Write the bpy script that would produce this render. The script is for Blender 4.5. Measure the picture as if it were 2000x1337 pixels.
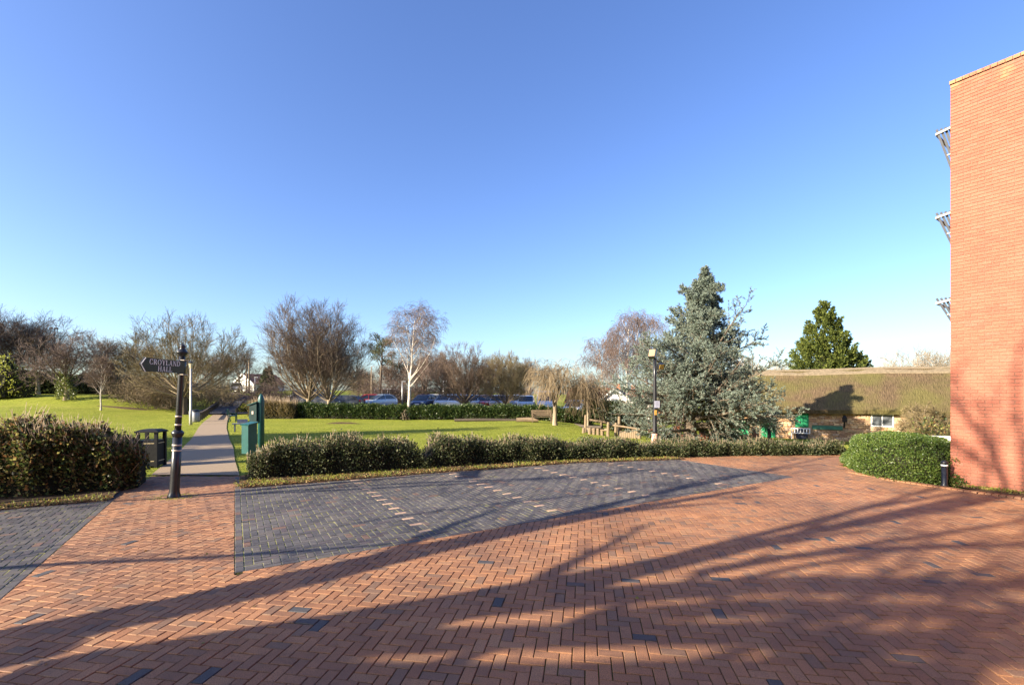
import bpy, math, random
import numpy as np
from mathutils import Vector, Matrix

random.seed(7)
for o in list(bpy.data.objects): bpy.data.objects.remove(o)
SC = bpy.context.scene
COL = SC.collection
R = math.radians

# ------------------------------------------------------------------ camera
EYE, FPX, HOR = 2.1, 900.0, 768.0            # eye height, focal length in px of a 2000 px wide frame, horizon row
cd = bpy.data.cameras.new('camera'); cam = bpy.data.objects.new('camera', cd); COL.objects.link(cam)
cam.location = (0, 0, EYE); cam.rotation_euler = (R(90), 0, 0)
cd.sensor_width = 36; cd.lens = 36 * FPX / 2000; cd.shift_y = (HOR - 668.5) / 2000
cd.clip_start = .1; cd.clip_end = 3000
SC.camera = cam

# ------------------------------------------------------------------ sky and sun
SUN_AZ, SUN_EL = 61.0, 22.5                  # the direction the light travels (from +Y towards +X), height of the sun
W = bpy.data.worlds.new('World'); SC.world = W; W.use_nodes = True
wn = W.node_tree.nodes; wl = W.node_tree.links; wn.clear()
sky = wn.new('ShaderNodeTexSky'); sky.sky_type = 'NISHITA'; sky.sun_disc = False
sky.sun_elevation = R(SUN_EL); sky.sun_rotation = R(SUN_AZ + 180)
sky.altitude = 60; sky.air_density = 1.0; sky.dust_density = 1.5; sky.ozone_density = 4.0
bg = wn.new('ShaderNodeBackground'); bg.inputs[1].default_value = .098
wo = wn.new('ShaderNodeOutputWorld')
hs = wn.new('ShaderNodeHueSaturation'); hs.inputs['Saturation'].default_value = 1.09; hs.inputs['Hue'].default_value = .513; wl.new(sky.outputs[0], hs.inputs['Color']); wl.new(hs.outputs[0], bg.inputs[0]); wl.new(bg.outputs[0], wo.inputs[0])
sd = bpy.data.lights.new('sun', 'SUN'); sun = bpy.data.objects.new('sun', sd); COL.objects.link(sun)
sd.energy = 5.0; sd.angle = R(.55); sd.color = (1, .87, .68)
ldir = Vector((math.sin(R(SUN_AZ)) * math.cos(R(SUN_EL)), math.cos(R(SUN_AZ)) * math.cos(R(SUN_EL)), -math.sin(R(SUN_EL))))
sun.rotation_euler = ldir.to_track_quat('-Z', 'Y').to_euler()
SC.render.engine = 'CYCLES'
SC.view_settings.view_transform = 'Standard'; SC.view_settings.look = 'None'
SC.view_settings.exposure = 1.7; SC.view_settings.gamma = 1
SC.cycles.max_bounces = 6; SC.cycles.diffuse_bounces = 3; SC.cycles.transparent_max_bounces = 4

# ------------------------------------------------------------------ helpers
def sm(a, b, x):
    t = np.clip((np.asarray(x, float) - a) / (b - a), 0, 1); return t * t * (3 - 2 * t)
def T(x, y):
    """height of the ground"""
    x = np.asarray(x, float); y = np.asarray(y, float)
    z = .012 * np.maximum(0, np.minimum(y, 140) - 36)
    z = z + 0.75 * sm(-26, -42, x) * sm(24, 42, y) + 1.0 * sm(-34, -42, x) * sm(42, 49, y)
    z = z - 1.35 * sm(0, 16, x) * sm(17, 30, y)
    z = z + .17 * sm(38.5, 43, y) * sm(-27, -22, x) * (1 - sm(9, 14, x))
    z = z + .05 * np.sin(x * .31 + 1) * np.sin(y * .23) * sm(15, 26, y)
    z = z - .06 * (1 - sm(10.0, 12.2, y - .28 * (x + 6.9)))
    return z
def Tf(x, y): return float(T(x, y))
def G(px, py, z=0.0):
    Y = (EYE - z) * FPX / (py - HOR); return ((px - 1000) / FPX * Y, Y)
def at(px, Y): return (px - 1000) / FPX * Y
def zat(py, Y): return EYE - (py - HOR) * Y / FPX

def mesh_np(name, V, tris=None, quads=None):
    me = bpy.data.meshes.new(name); V = np.asarray(V, np.float32).reshape(-1, 3)
    t = np.zeros((0, 3), np.int32) if tris is None else np.asarray(tris, np.int32).reshape(-1, 3)
    q = np.zeros((0, 4), np.int32) if quads is None else np.asarray(quads, np.int32).reshape(-1, 4)
    me.vertices.add(len(V)); me.vertices.foreach_set('co', V.ravel())
    nl = t.size + q.size; me.loops.add(nl)
    me.loops.foreach_set('vertex_index', np.concatenate([t.ravel(), q.ravel()]))
    me.polygons.add(len(t) + len(q))
    tot = np.concatenate([np.full(len(t), 3), np.full(len(q), 4)]).astype(np.int32)
    st = np.concatenate([[0], np.cumsum(tot)[:-1]]).astype(np.int32) if len(tot) else np.zeros(0, np.int32)
    me.polygons.foreach_set('loop_start', st); me.polygons.foreach_set('loop_total', tot)
    me.polygons.foreach_set('use_smooth', np.zeros(len(tot), bool)); me.update(calc_edges=True); return me

class MB:
    """collects pieces of one mesh"""
    def __init__(s): s.v = []; s.t = []; s.q = []; s.f = []; s.n = 0
    def raw(s, V, tris=None, quads=None):
        V = np.asarray(V, float).reshape(-1, 3)
        if tris is not None and len(tris): s.t.append(np.asarray(tris).reshape(-1, 3) + s.n)
        if quads is not None and len(quads): s.q.append(np.asarray(quads).reshape(-1, 4) + s.n)
        s.v.append(V); s.n += len(V); return s
    def box(s, c, d, rz=0, M=None):
        x, y, z = np.array(d) / 2
        V = np.array([(a * x, b * y, e * z) for e in (-1, 1) for b in (-1, 1) for a in (-1, 1)])
        if rz:
            cz, sz = math.cos(rz), math.sin(rz); V = np.c_[V[:, 0] * cz - V[:, 1] * sz, V[:, 0] * sz + V[:, 1] * cz, V[:, 2]]
        if M is not None: V = V @ np.array(M.to_3x3()).T
        return s.raw(V + np.array(c), None, [(0, 2, 3, 1), (4, 5, 7, 6), (0, 1, 5, 4), (1, 3, 7, 5), (3, 2, 6, 7), (2, 0, 4, 6)])
    def beam(s, a, b, w, h):
        a, b = Vector(a), Vector(b); d = b - a
        M = d.to_track_quat('X', 'Z').to_matrix()
        return s.box((a + b) / 2, (d.length, w, h), 0, M)
    def lathe(s, prof, seg=16, c=(0, 0, 0), a0=0):
        p = np.array(prof, float); k = len(p); A = a0 + np.arange(seg) * 2 * math.pi / seg
        V = np.stack([p[:, None, 0] * np.cos(A), p[:, None, 0] * np.sin(A), np.repeat(p[:, None, 1], seg, 1)], -1).reshape(-1, 3) + np.array(c)
        Q = [(i * seg + j, i * seg + (j + 1) % seg, (i + 1) * seg + (j + 1) % seg, (i + 1) * seg + j) for i in range(k - 1) for j in range(seg)]
        Tt = []
        n = len(V); V = np.vstack([V, [[c[0], c[1], c[2] + p[0, 1]], [c[0], c[1], c[2] + p[-1, 1]]]])
        for j in range(seg):
            Tt.append((n, (j + 1) % seg, j)); b = (k - 1) * seg; Tt.append((n + 1, b + j, b + (j + 1) % seg))
        return s.raw(V, Tt, Q)
    def tubes(s, P, Rr, sides=4):
        V, Q = tube_np(P, Rr, sides); return s.raw(V, None, Q)
    def tube(s, pts, r, sides=8):
        P = np.array(pts, float)[None]; Rr = np.full((1, P.shape[1]), r) if np.isscalar(r) else np.array(r, float)[None]
        s.tubes(P, Rr, sides)
        for e, i in ((0, 0), (1, -1)):
            pass
        return s
    def prism(s, poly, axis_a, axis_b, origin, n, thick):
        """poly in (a,b) extruded by thick along n; polygons are convex or fan-able"""
        o = np.array(origin, float); a = np.array(axis_a, float); b = np.array(axis_b, float); nn = np.array(n, float)
        p = np.array(poly, float); k = len(p)
        V0 = o + p[:, :1] * a + p[:, 1:] * b; V = np.vstack([V0, V0 + nn * thick])
        tr = [(0, i + 1, i) for i in range(1, k - 1)] + [(k, k + i, k + i + 1) for i in range(1, k - 1)]
        Q = [(i, (i + 1) % k, k + (i + 1) % k, k + i) for i in range(k)]
        return s.raw(V, tr, Q)
    def build(s, name, material=None, parent=None, smooth=False):
        V = np.vstack(s.v) if s.v else np.zeros((0, 3))
        me = mesh_np(name, V, np.vstack(s.t) if s.t else None, np.vstack(s.q) if s.q else None)
        return link(name, me, material, parent, smooth)

def link(name, me, material=None, parent=None, smooth=False):
    o = bpy.data.objects.new(name, me); COL.objects.link(o)
    if material is not None and len(me.materials) == 0: me.materials.append(material)
    if smooth: me.polygons.foreach_set('use_smooth', np.ones(len(me.polygons), bool))
    if parent is not None: o.parent = parent
    return o
def thing(name, label, cat, loc=(0, 0, 0), rz=0, group=None):
    o = bpy.data.objects.new(name, None); COL.objects.link(o); o.empty_display_size = .2
    o.location = loc; o.rotation_euler = (0, 0, rz); return tag(o, label, cat, group)
def tag(o, label=None, cat=None, group=None, kind=None):
    if label: o['label'] = label
    if cat: o['category'] = cat
    if group: o['group'] = group
    if kind: o['kind'] = kind
    return o
def copy_tree(root, loc, rz, scale, label, group=None):
    def cp(o, par):
        c = o.copy(); COL.objects.link(c); c.parent = par
        for ch in o.children: cp(ch, c)
        return c
    r = cp(root, None); r.location = loc; r.rotation_euler = (0, 0, rz); r.scale = scale if hasattr(scale, '__len__') else (scale,) * 3
    r['label'] = label
    if group: r['group'] = group
    return r

def tube_np(P, Rr, sides):
    P = np.asarray(P, float); N, K, _ = P.shape
    Tn = np.gradient(P, axis=1); Tn /= np.linalg.norm(Tn, axis=2, keepdims=True) + 1e-9
    m = P[:, -1] - P[:, 0]; ref = np.where((np.abs(m[:, 2]) > .8 * np.linalg.norm(m, axis=1))[:, None], np.array([1., 0, 0]), np.array([0, 0, 1.]))
    a = np.cross(Tn, ref[:, None, :]); a /= np.linalg.norm(a, axis=2, keepdims=True) + 1e-9
    b = np.cross(Tn, a)
    A = np.arange(sides) * 2 * math.pi / sides
    V = P[:, :, None] + Rr[:, :, None, None] * (a[:, :, None] * np.cos(A)[None, None, :, None] + b[:, :, None] * np.sin(A)[None, None, :, None])
    i = np.arange(N)[:, None, None] * K * sides; k = np.arange(K - 1)[None, :, None] * sides; j = np.arange(sides)[None, None, :]; j2 = (j + 1) % sides
    Q = np.stack([i + k + j, i + k + sides + j, i + k + sides + j2, i + k + j2], -1).reshape(-1, 4)
    return V.reshape(-1, 3), Q

def nrm(v): return v / (np.linalg.norm(v, axis=-1, keepdims=True) + 1e-9)
def grow(P, Rr, n, t0, t1, ang, asd, L, Lt, k, rr, rmin, up, wob, rng, az0=None):
    """children of every branch in P; up bends them up (+) or down (-)"""
    N, K, _ = P.shape
    t = t0 + (t1 - t0) * (np.arange(n)[None] + rng.random((N, n))) / n
    f = t * (K - 1); i = np.minimum(f.astype(int), K - 2); w = f - i
    r_ = np.arange(N)[:, None]
    pos = P[r_, i] * (1 - w)[..., None] + P[r_, i + 1] * w[..., None]
    tan = nrm(P[r_, i + 1] - P[r_, i]); rad = Rr[r_, i] * (1 - w) + Rr[r_, i + 1] * w
    ref = np.where(np.abs(tan[..., 2:]) > .9, np.array([1., 0, 0]), np.array([0, 0, 1.]))
    a = nrm(np.cross(tan, ref)); b = np.cross(tan, a)
    az = (np.arange(n)[None] * 2.4 + rng.random((N, 1)) * 6.28 + rng.normal(0, .5, (N, n))) if az0 is None else az0
    an = np.clip(rng.normal(ang, asd, (N, n)), .05, 2.6)
    D = np.cos(an)[..., None] * tan + np.sin(an)[..., None] * (np.cos(az)[..., None] * a + np.sin(az)[..., None] * b)
    ln = L * (1 - Lt * (t - t0) / max(1e-6, t1 - t0)) * rng.uniform(.7, 1.2, (N, n))
    M = N * n; pos = pos.reshape(M, 3); D = D.reshape(M, 3); ln = ln.reshape(M); rad = rad.reshape(M)
    Q = np.zeros((M, k, 3)); Q[:, 0] = pos; st = (ln / (k - 1))[:, None]
    for s_ in range(1, k):
        D = nrm(D + np.array([0, 0, up]) / (k - 1) + rng.normal(0, wob, (M, 3)))
        Q[:, s_] = Q[:, s_ - 1] + D * st
    r0 = np.maximum(rad * rr, rmin); fall = np.linspace(1, 0, k)[None]
    return Q, np.maximum(rmin, r0[:, None] * (.2 + .8 * fall) * np.where(fall == 0, .6, 1))

# ------------------------------------------------------------------ materials
def nt(name):
    m = bpy.data.materials.new(name); m.use_nodes = True; n = m.node_tree.nodes; n.clear()
    out = n.new('ShaderNodeOutputMaterial'); b = n.new('ShaderNodeBsdfPrincipled'); m.node_tree.links.new(b.outputs[0], out.inputs[0])
    return m, n, m.node_tree.links, b, out
def ramp(n, cols, pos=None, interp='LINEAR'):
    r = n.new('ShaderNodeValToRGB'); r.color_ramp.interpolation = interp; e = r.color_ramp.elements
    pos = pos or [i / max(1, len(cols) - 1) for i in range(len(cols))]
    while len(e) < len(cols): e.new(.5)
    for i, (c, p) in enumerate(zip(cols, pos)): e[i].position = p; e[i].color = (*c, 1)
    return r
def noise(n, l, scale, detail=5, rough=.6, coord='Object', vec_scale=None):
    tc = n.new('ShaderNodeTexCoord'); t = n.new('ShaderNodeTexNoise'); t.inputs['Scale'].default_value = scale
    t.inputs['Detail'].default_value = detail; t.inputs['Roughness'].default_value = rough
    src = tc.outputs[coord]
    if vec_scale:
        mp = n.new('ShaderNodeMapping'); mp.inputs['Scale'].default_value = vec_scale; l.new(src, mp.inputs[0]); src = mp.outputs[0]
    l.new(src, t.inputs['Vector']); return t
def mix(n, l, fac, a, b, mode='MIX'):
    m = n.new('ShaderNodeMix'); m.data_type = 'RGBA'; m.blend_type = mode
    for s_, v in ((0, fac), (6, a), (7, b)):
        if isinstance(v, (int, float)): m.inputs[s_].default_value = v
        elif isinstance(v, tuple): m.inputs[s_].default_value = (*v, 1)
        else: l.new(v, m.inputs[s_])
    return m.outputs[2]
def island(n, l):
    g = n.new('ShaderNodeNewGeometry'); o = n.new('ShaderNodeObjectInfo'); a = n.new('ShaderNodeMath'); a.operation = 'ADD'
    f = n.new('ShaderNodeMath'); f.operation = 'FRACT'
    l.new(g.outputs['Random Per Island'], a.inputs[0]); l.new(o.outputs['Random'], a.inputs[1]); l.new(a.outputs[0], f.inputs[0]); return f.outputs[0]
def bump(n, l, b, h, st, dist=.02):
    bp = n.new('ShaderNodeBump'); bp.inputs['Strength'].default_value = st; bp.inputs['Distance'].default_value = dist
    l.new(h, bp.inputs['Height']); l.new(bp.outputs[0], b.inputs['Normal'])
def M_plain(name, c1, c2=None, scale=8, rough=.7, metal=0, bmp=.2, dist=.01, vs=None, spec=.3):
    m, n, l, b, o = nt(name); t = noise(n, l, scale, vec_scale=vs)
    c2 = c2 or tuple(x * .7 for x in c1)
    r = ramp(n, [c1, c2], [.35, .68]); l.new(t.outputs[0], r.inputs[0]); l.new(r.outputs[0], b.inputs['Base Color'])
    b.inputs['Roughness'].default_value = rough; b.inputs['Metallic'].default_value = metal; b.inputs['Specular IOR Level'].default_value = spec
    if bmp: bump(n, l, b, t.outputs[0], bmp, dist)
    return m
def M_leaf(name, cols, rough=.45, trans=.3, spec=.35, pos=None):
    m, n, l, b, o = nt(name); r = ramp(n, cols, pos); l.new(island(n, l), r.inputs[0]); l.new(r.outputs[0], b.inputs['Base Color'])
    b.inputs['Roughness'].default_value = rough; b.inputs['Specular IOR Level'].default_value = spec
    tr = n.new('ShaderNodeBsdfTranslucent'); ms = n.new('ShaderNodeMixShader'); ms.inputs[0].default_value = trans
    hs = n.new('ShaderNodeHueSaturation'); hs.inputs['Value'].default_value = 1.6; l.new(r.outputs[0], hs.inputs['Color']); l.new(hs.outputs[0], tr.inputs[0])
    l.new(b.outputs[0], ms.inputs[1]); l.new(tr.outputs[0], ms.inputs[2]); l.new(ms.outputs[0], o.inputs[0]); return m
def M_paver(name, cols, pos, stain, moss, bmp=.35, grime=.5):
    m, n, l, b, o = nt(name); r = ramp(n, cols, pos, 'CONSTANT'); isl = island(n, l); l.new(isl, r.inputs[0])
    sp = noise(n, l, 140, 3, .7, 'Generated'); tc = n.new('ShaderNodeNewGeometry')
    l.new(tc.outputs['Position'], sp.inputs['Vector'])
    rs = ramp(n, [(.42, .42, .42), (1.2, 1.2, 1.2)], [.32, .58]); l.new(sp.outputs[0], rs.inputs[0])
    c = mix(n, l, 1.0, r.outputs[0], rs.outputs[0], 'MULTIPLY')
    big = n.new('ShaderNodeTexNoise'); big.inputs['Scale'].default_value = 1.1; big.inputs['Detail'].default_value = 6; l.new(tc.outputs['Position'], big.inputs['Vector'])
    rb = ramp(n, [(0, 0, 0), (1, 1, 1)], [.44, .68]); l.new(big.outputs[0], rb.inputs[0])
    ml = n.new('ShaderNodeMath'); ml.operation = 'MULTIPLY'; ml.inputs[1].default_value = grime; l.new(rb.outputs[0], ml.inputs[0])
    c = mix(n, l, ml.outputs[0], c, stain)
    w3 = n.new('ShaderNodeTexNoise'); w3.inputs['Scale'].default_value = .45; w3.inputs['Detail'].default_value = 8; w3.inputs['Roughness'].default_value = .7; l.new(tc.outputs['Position'], w3.inputs['Vector'])
    r3 = ramp(n, [(.72, .72, .74), (1.1, 1.08, 1.05)], [.36, .62]); l.new(w3.outputs[0], r3.inputs[0]); c = mix(n, l, 1.0, c, r3.outputs[0], 'MULTIPLY')
    g2 = n.new('ShaderNodeTexNoise'); g2.inputs['Scale'].default_value = 9; g2.inputs['Detail'].default_value = 5; l.new(tc.outputs['Position'], g2.inputs['Vector'])
    r2 = ramp(n, [(0, 0, 0), (1, 1, 1)], [.66, .74]); l.new(g2.outputs[0], r2.inputs[0])
    m3 = n.new('ShaderNodeMath'); m3.operation = 'MULTIPLY'; m3.inputs[1].default_value = .35; l.new(r2.outputs[0], m3.inputs[0])
    c = mix(n, l, m3.outputs[0], c, moss)
    l.new(c, b.inputs['Base Color']); b.inputs['Roughness'].default_value = .72; b.inputs['Specular IOR Level'].default_value = .35
    bump(n, l, b, sp.outputs[0], bmp, .004); return m
def M_glass(name, c=(.03, .04, .05), rough=.08):
    m, n, l, b, o = nt(name); b.inputs['Base Color'].default_value = (*c, 1); b.inputs['Roughness'].default_value = rough; b.inputs['Specular IOR Level'].default_value = .8; return m
def M_grass():
    m, n, l, b, o = nt('grass')
    g = n.new('ShaderNodeNewGeometry')
    def nz(s_, d, vs=None):
        t = n.new('ShaderNodeTexNoise'); t.inputs['Scale'].default_value = s_; t.inputs['Detail'].default_value = d; t.inputs['Roughness'].default_value = .65
        l.new(g.outputs['Position'], t.inputs['Vector']); return t
    a = nz(.45, 6); r = ramp(n, [(.17, .20, .025), (.225, .25, .032), (.28, .28, .055)], [.3, .52, .75]); l.new(a.outputs[0], r.inputs[0])
    f = nz(6, 8); rf = ramp(n, [(.62, .62, .6), (1.25, 1.22, 1.15)], [.3, .7]); l.new(f.outputs[0], rf.inputs[0])
    c = mix(n, l, 1.0, r.outputs[0], rf.outputs[0], 'MULTIPLY')
    p = nz(.9, 7); rp = ramp(n, [(0, 0, 0), (1, 1, 1)], [.6, .72]); l.new(p.outputs[0], rp.inputs[0])
    mm = n.new('ShaderNodeMath'); mm.operation = 'MULTIPLY'; mm.inputs[1].default_value = .55; l.new(rp.outputs[0], mm.inputs[0])
    c = mix(n, l, mm.outputs[0], c, (.16, .12, .06))
    l.new(c, b.inputs['Base Color']); b.inputs['Roughness'].default_value = .9; b.inputs['Specular IOR Level'].default_value = .1
    h = nz(22, 6); bump(n, l, b, h.outputs[0], .9, .06); return m

m_grass = M_grass()
m_soil = M_plain('soil', (.10, .065, .038), (.05, .034, .02), 9, .95, 0, .6, .03, None, .1)
m_tarmac = M_plain('path_tarmac', (.30, .225, .15), (.23, .175, .12), 60, .85, 0, .4, .006, None, .2)
m_asphalt = M_plain('asphalt', (.07, .07, .075), (.045, .045, .05), 40, .85, 0, .4, .006, None, .2)
m_red = M_paver('red_paver', [(.305, .146, .070), (.33, .163, .080), (.28, .132, .064), (.25, .125, .066), (.315, .168, .086), (.205, .12, .074), (.065, .066, .07)],
                [0, .24, .46, .64, .78, .91, .987], (.145, .085, .06), (.13, .125, .05))
m_blue = M_paver('blue_paver', [(.070, .066, .070), (.09, .084, .084), (.06, .057, .062), (.105, .094, .086), (.078, .064, .07), (.15, .09, .065)],
                 [0, .25, .5, .72, .88, .97], (.125, .117, .11), (.12, .125, .06), .35, .5)
m_cream = M_paver('cream_paver', [(.50, .34, .23), (.44, .29, .20)], [0, .5], (.42, .32, .24), (.3, .28, .15))
def M_bed(name, soil, moss, lo, hi):
    m, n, l, b, o = nt(name); t = noise(n, l, 1.6, 7, .7); r = ramp(n, [soil, moss], [lo, hi]); l.new(t.outputs[0], r.inputs[0])
    l.new(r.outputs[0], b.inputs['Base Color']); b.inputs['Roughness'].default_value = .95; b.inputs['Specular IOR Level'].default_value = .1; return m
m_bed_red = M_bed('paving_joint_sand', (.022, .018, .012), (.11, .11, .022), .44, .62)
m_bed_blue = M_bed('paving_joint_moss', (.24, .225, .15), (.30, .29, .07), .42, .6)
m_metal_blk = M_plain('black_paint', (.012, .012, .014), (.02, .02, .022), 20, .32, 0, .05, .002, None, .5)
m_gold = M_plain('gold_band', (.62, .5, .30), (.5, .4, .22), 20, .4, 0, 0)
m_white = M_plain('white_paint', (.78, .77, .74), (.68, .67, .64), 12, .5, 0, .05)
m_grn = M_plain('green_paint', (.012, .085, .075), (.010, .065, .058), 10, .4, 0, .05, .004, None, .45)
m_grn_door = M_plain('green_door_paint', (.012, .24, .09), (.010, .19, .075), 6, .55, 0, .1)
m_grey = M_plain('grey_metal', (.30, .30, .31), (.22, .22, .23), 18, .5, .3, .05)
m_steel = M_plain('galvanised_steel', (.42, .42, .41), (.33, .33, .33), 14, .45, .5, .05)
m_wood = M_plain('weathered_timber', (.25, .18, .11), (.16, .115, .07), 5, .8, 0, .4, .01, (1, 1, 9))
m_wood_dk = M_plain('dark_timber', (.085, .065, .045), (.05, .04, .03), 6, .8, 0, .4, .01, (1, 1, 6))
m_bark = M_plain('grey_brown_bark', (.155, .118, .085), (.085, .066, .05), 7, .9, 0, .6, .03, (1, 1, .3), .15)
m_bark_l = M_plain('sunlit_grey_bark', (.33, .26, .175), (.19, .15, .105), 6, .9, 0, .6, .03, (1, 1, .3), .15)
m_birch = M_plain('birch_bark', (.62, .56, .49), (.32, .27, .23), 5, .75, 0, .4, .02, (1, 1, 2.2), .2)
m_twig = M_plain('brown_twig', (.155, .108, .078), (.105, .075, .058), 3, .9, 0, 0)
m_twig_r = M_plain('reddish_twig', (.15, .102, .082), (.10, .072, .06), 3, .9, 0, 0)
m_twig_y = M_plain('straw_twig', (.21, .155, .09), (.135, .10, .06), 3, .85, 0, 0)
m_twig_o = M_plain('olive_twig', (.22, .17, .085), (.15, .115, .06), 3, .9, 0, 0)
m_brick = None

# ------------------------------------------------------------------ the ground
def sheet(name, xs, ys, zf, material, kind='structure'):
    X, Y = np.meshgrid(xs, ys); V = np.c_[X.ravel(), Y.ravel(), zf(X, Y).ravel()]; nx, ny = len(xs), len(ys)
    i = np.arange(ny - 1)[:, None] * nx + np.arange(nx - 1)[None]
    Q = np.stack([i, i + 1, i + nx + 1, i + nx], -1).reshape(-1, 4)
    o = link(name, mesh_np(name, V, None, Q), material, None, True); o['kind'] = kind; return o
xs = np.concatenate([[-900, -500, -250, -140], np.arange(-90, 90.1, 1.0), [140, 250, 500, 900]])
ys = np.concatenate([[-120, -60, -30, -15], np.arange(-8, 75, 1.0), np.arange(75, 141, 5), [180, 260, 400, 700, 1100]])
sheet('ground', xs, ys, T, m_grass)

# paving frame: s along the bay fronts, t along the bay lines
PO = np.array([-3.25, 5.40]); E2 = np.array([.857, .515]); E1 = np.array([-.515, .857])
def ST(s, t): return PO + s * E2 + t * E1
def clip(poly, nx, ny, d):
    """keep nx*x+ny*y<=d"""
    out = []
    for i in range(len(poly)):
        a, b = poly[i], poly[(i + 1) % len(poly)]; da = nx * a[0] + ny * a[1] - d; db = nx * b[0] + ny * b[1] - d
        if da <= 0: out.append(a)
        if (da < 0 < db) or (db < 0 < da):
            w = da / (da - db); out.append((a[0] + (b[0] - a[0]) * w, a[1] + (b[1] - a[1]) * w))
    return out
def area(p): return .5 * abs(sum(p[i][0] * p[(i + 1) % len(p)][1] - p[(i + 1) % len(p)][0] * p[i][1] for i in range(len(p)))) if len(p) > 2 else 0
def edges(poly):
    r = []
    for i in range(len(poly)):
        a, b = poly[i], poly[(i + 1) % len(poly)]; nx, ny = b[1] - a[1], a[0] - b[0]; L = math.hypot(nx, ny); nx /= L; ny /= L
        r.append((nx, ny, nx * a[0] + ny * a[1]))
    return r
def inside_clip(p, poly):
    for nx, ny, d in edges(poly):
        p = clip(p, nx, ny, d)
        if len(p) < 3: return []
    return p
def outside_clip(p, poly):
    es = edges(poly)
    if area(inside_clip(p, poly)) < 1e-6: return p
    best = []
    for nx, ny, d in es:
        c = clip(p, -nx, -ny, -d)
        if area(c) > area(best): best = c
    return best
def herring(origin, ang, u, xr, yr):
    c, s_ = math.cos(ang), math.sin(ang)
    def w(a, b): return (origin[0] + a * c - b * s_, origin[1] + a * s_ + b * c)
    for i in range(*xr):
        for j in range(*yr):
            k = (i - j) % 4
            if k == 0: yield i, j, 0, [w(i * u, j * u), w((i + 2) * u, j * u), w((i + 2) * u, (j + 1) * u), w(i * u, (j + 1) * u)]
            elif k == 3: yield i, j, 1, [w(i * u, j * u), w((i + 1) * u, j * u), w((i + 1) * u, (j + 2) * u), w(i * u, (j + 2) * u)]
def in_poly(p, poly):
    x, y = p; c = False
    for i in range(len(poly)):
        (x1, y1), (x2, y2) = poly[i], poly[i - 1]
        if (y1 > y) != (y2 > y) and x < (x2 - x1) * (y - y1) / (y2 - y1) + x1: c = not c
    return c
rp = random.Random(3)
def paver_geo(poly, gap=.0042, bev=.0035, depth=.034, h=None):
    """top face, chamfer and sides of one paver"""
    p = np.array(poly); c = p.mean(0); k = len(p)
    def inset(d):
        v = p - c; L = np.linalg.norm(v, axis=1, keepdims=True); e1 = np.roll(p, -1, 0) - p; e0 = p - np.roll(p, 1, 0)
        e1 = e1 / (np.linalg.norm(e1, axis=1, keepdims=True) + 1e-9); e0 = e0 / (np.linalg.norm(e0, axis=1, keepdims=True) + 1e-9)
        n1 = np.c_[-e1[:, 1], e1[:, 0]]; n0 = np.c_[-e0[:, 1], e0[:, 0]]
        b = n0 + n1; den = 1 + (n0 * n1).sum(1, keepdims=True); b = b / np.maximum(den, .3)
        sg = 1 if ((c - p[0]) * n1[0]).sum() > 0 else -1
        return p + sg * b * d
    z = rp.gauss(0, .0016) if h is None else h; tx, ty = rp.gauss(0, .009), rp.gauss(0, .009)
    a = inset(gap); b = inset(gap + bev)
    zz = z + (b - c) @ np.array([tx, ty]); za = z - .0035 + (a - c) @ np.array([tx, ty])
    V = np.vstack([np.c_[b, zz], np.c_[a, za], np.c_[a, np.full(k, -depth)]])
    tr = [(0, i, i + 1) for i in range(1, k - 1)]
    q = [(k + i, k + (i + 1) % k, (i + 1) % k, i) for i in range(k)] + [(2 * k + i, 2 * k + (i + 1) % k, k + (i + 1) % k, k + i) for i in range(k)]
    return V, tr, q
def on_view(p, m=0.0):
    x, y = p
    if y < .8: return False
    px = 1000 + x / y * FPX; py = HOR + EYE * FPX / y
    return -m < px < 2000 + m and py < 1337 + m
def lay(parent, pieces, material, name='paver', nmax=300, gap=.0042):
    """nearest pavers in view as parts, the others joined"""
    sc = []
    for i, (poly, mt, nm) in enumerate(pieces):
        c = np.mean(poly, 0); sc.append((area(poly) / max(.5, c[1]) ** 3 if on_view(c) else 0, i))
    keep = set(i for s_, i in sorted(sc, reverse=True)[:nmax] if s_ > 0)
    rest = MB()
    for i, (poly, mt, nm) in enumerate(pieces):
        V, tr, q = paver_geo(poly, gap)
        if i in keep or nm != name:
            c = np.r_[np.mean(poly, 0), 0]; o = MB().raw(V - c, tr, q).build(nm, mt or material, parent); o.location = c
        else: rest.raw(V, tr, q)
    o = rest.build('paver_field', material, parent); o['kind'] = 'stuff'

BLUE = [tuple(ST(*p)) for p in ((0, 0), (12.1, 0), (12.1, 3.5), (8.8, 4.65), (4.3, 5.2), (0, 5.55))]
LEFT = [tuple(ST(*p)) for p in ((-2.05, 0), (-2.05, 5.55), (-9.5, 5.55), (-9.5, 0))]
def bed(name, poly, z, material):
    k = len(poly); V = [(x, y, z) for x, y in poly]
    o = MB().raw(V, [(0, i, i + 1) for i in range(1, k - 1)]).build(name, material); o['kind'] = 'structure'; return o
# -- red herringbone
RED = [(-9, 1.0), (-4, .6), (0, .2), (14, .2), (15, 2), (13, 5), (10.9, 8.0), (9.75, 9.75), (9.6, 10.4), (9.15, 11.2), (9.1, 12.2), (9.7, 13.6), (11.0, 15.3), (12.4, 16.3),
       (8, 15.8), (5.2, 15.3), (3, 14.7), (-2, 13.4), (-6.6, 12.4), (-6.9, 11.75), (-9.2, 11.75), (-8.6, 10.4), (-8.6, 9.2), (-11, 7.6)]
rb = bed('red_paving', [(-13, .2), (15, .2), (15, 16.5), (-13, 16.5)], -.034, m_bed_red)
rb.data = None or rb.data
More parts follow.
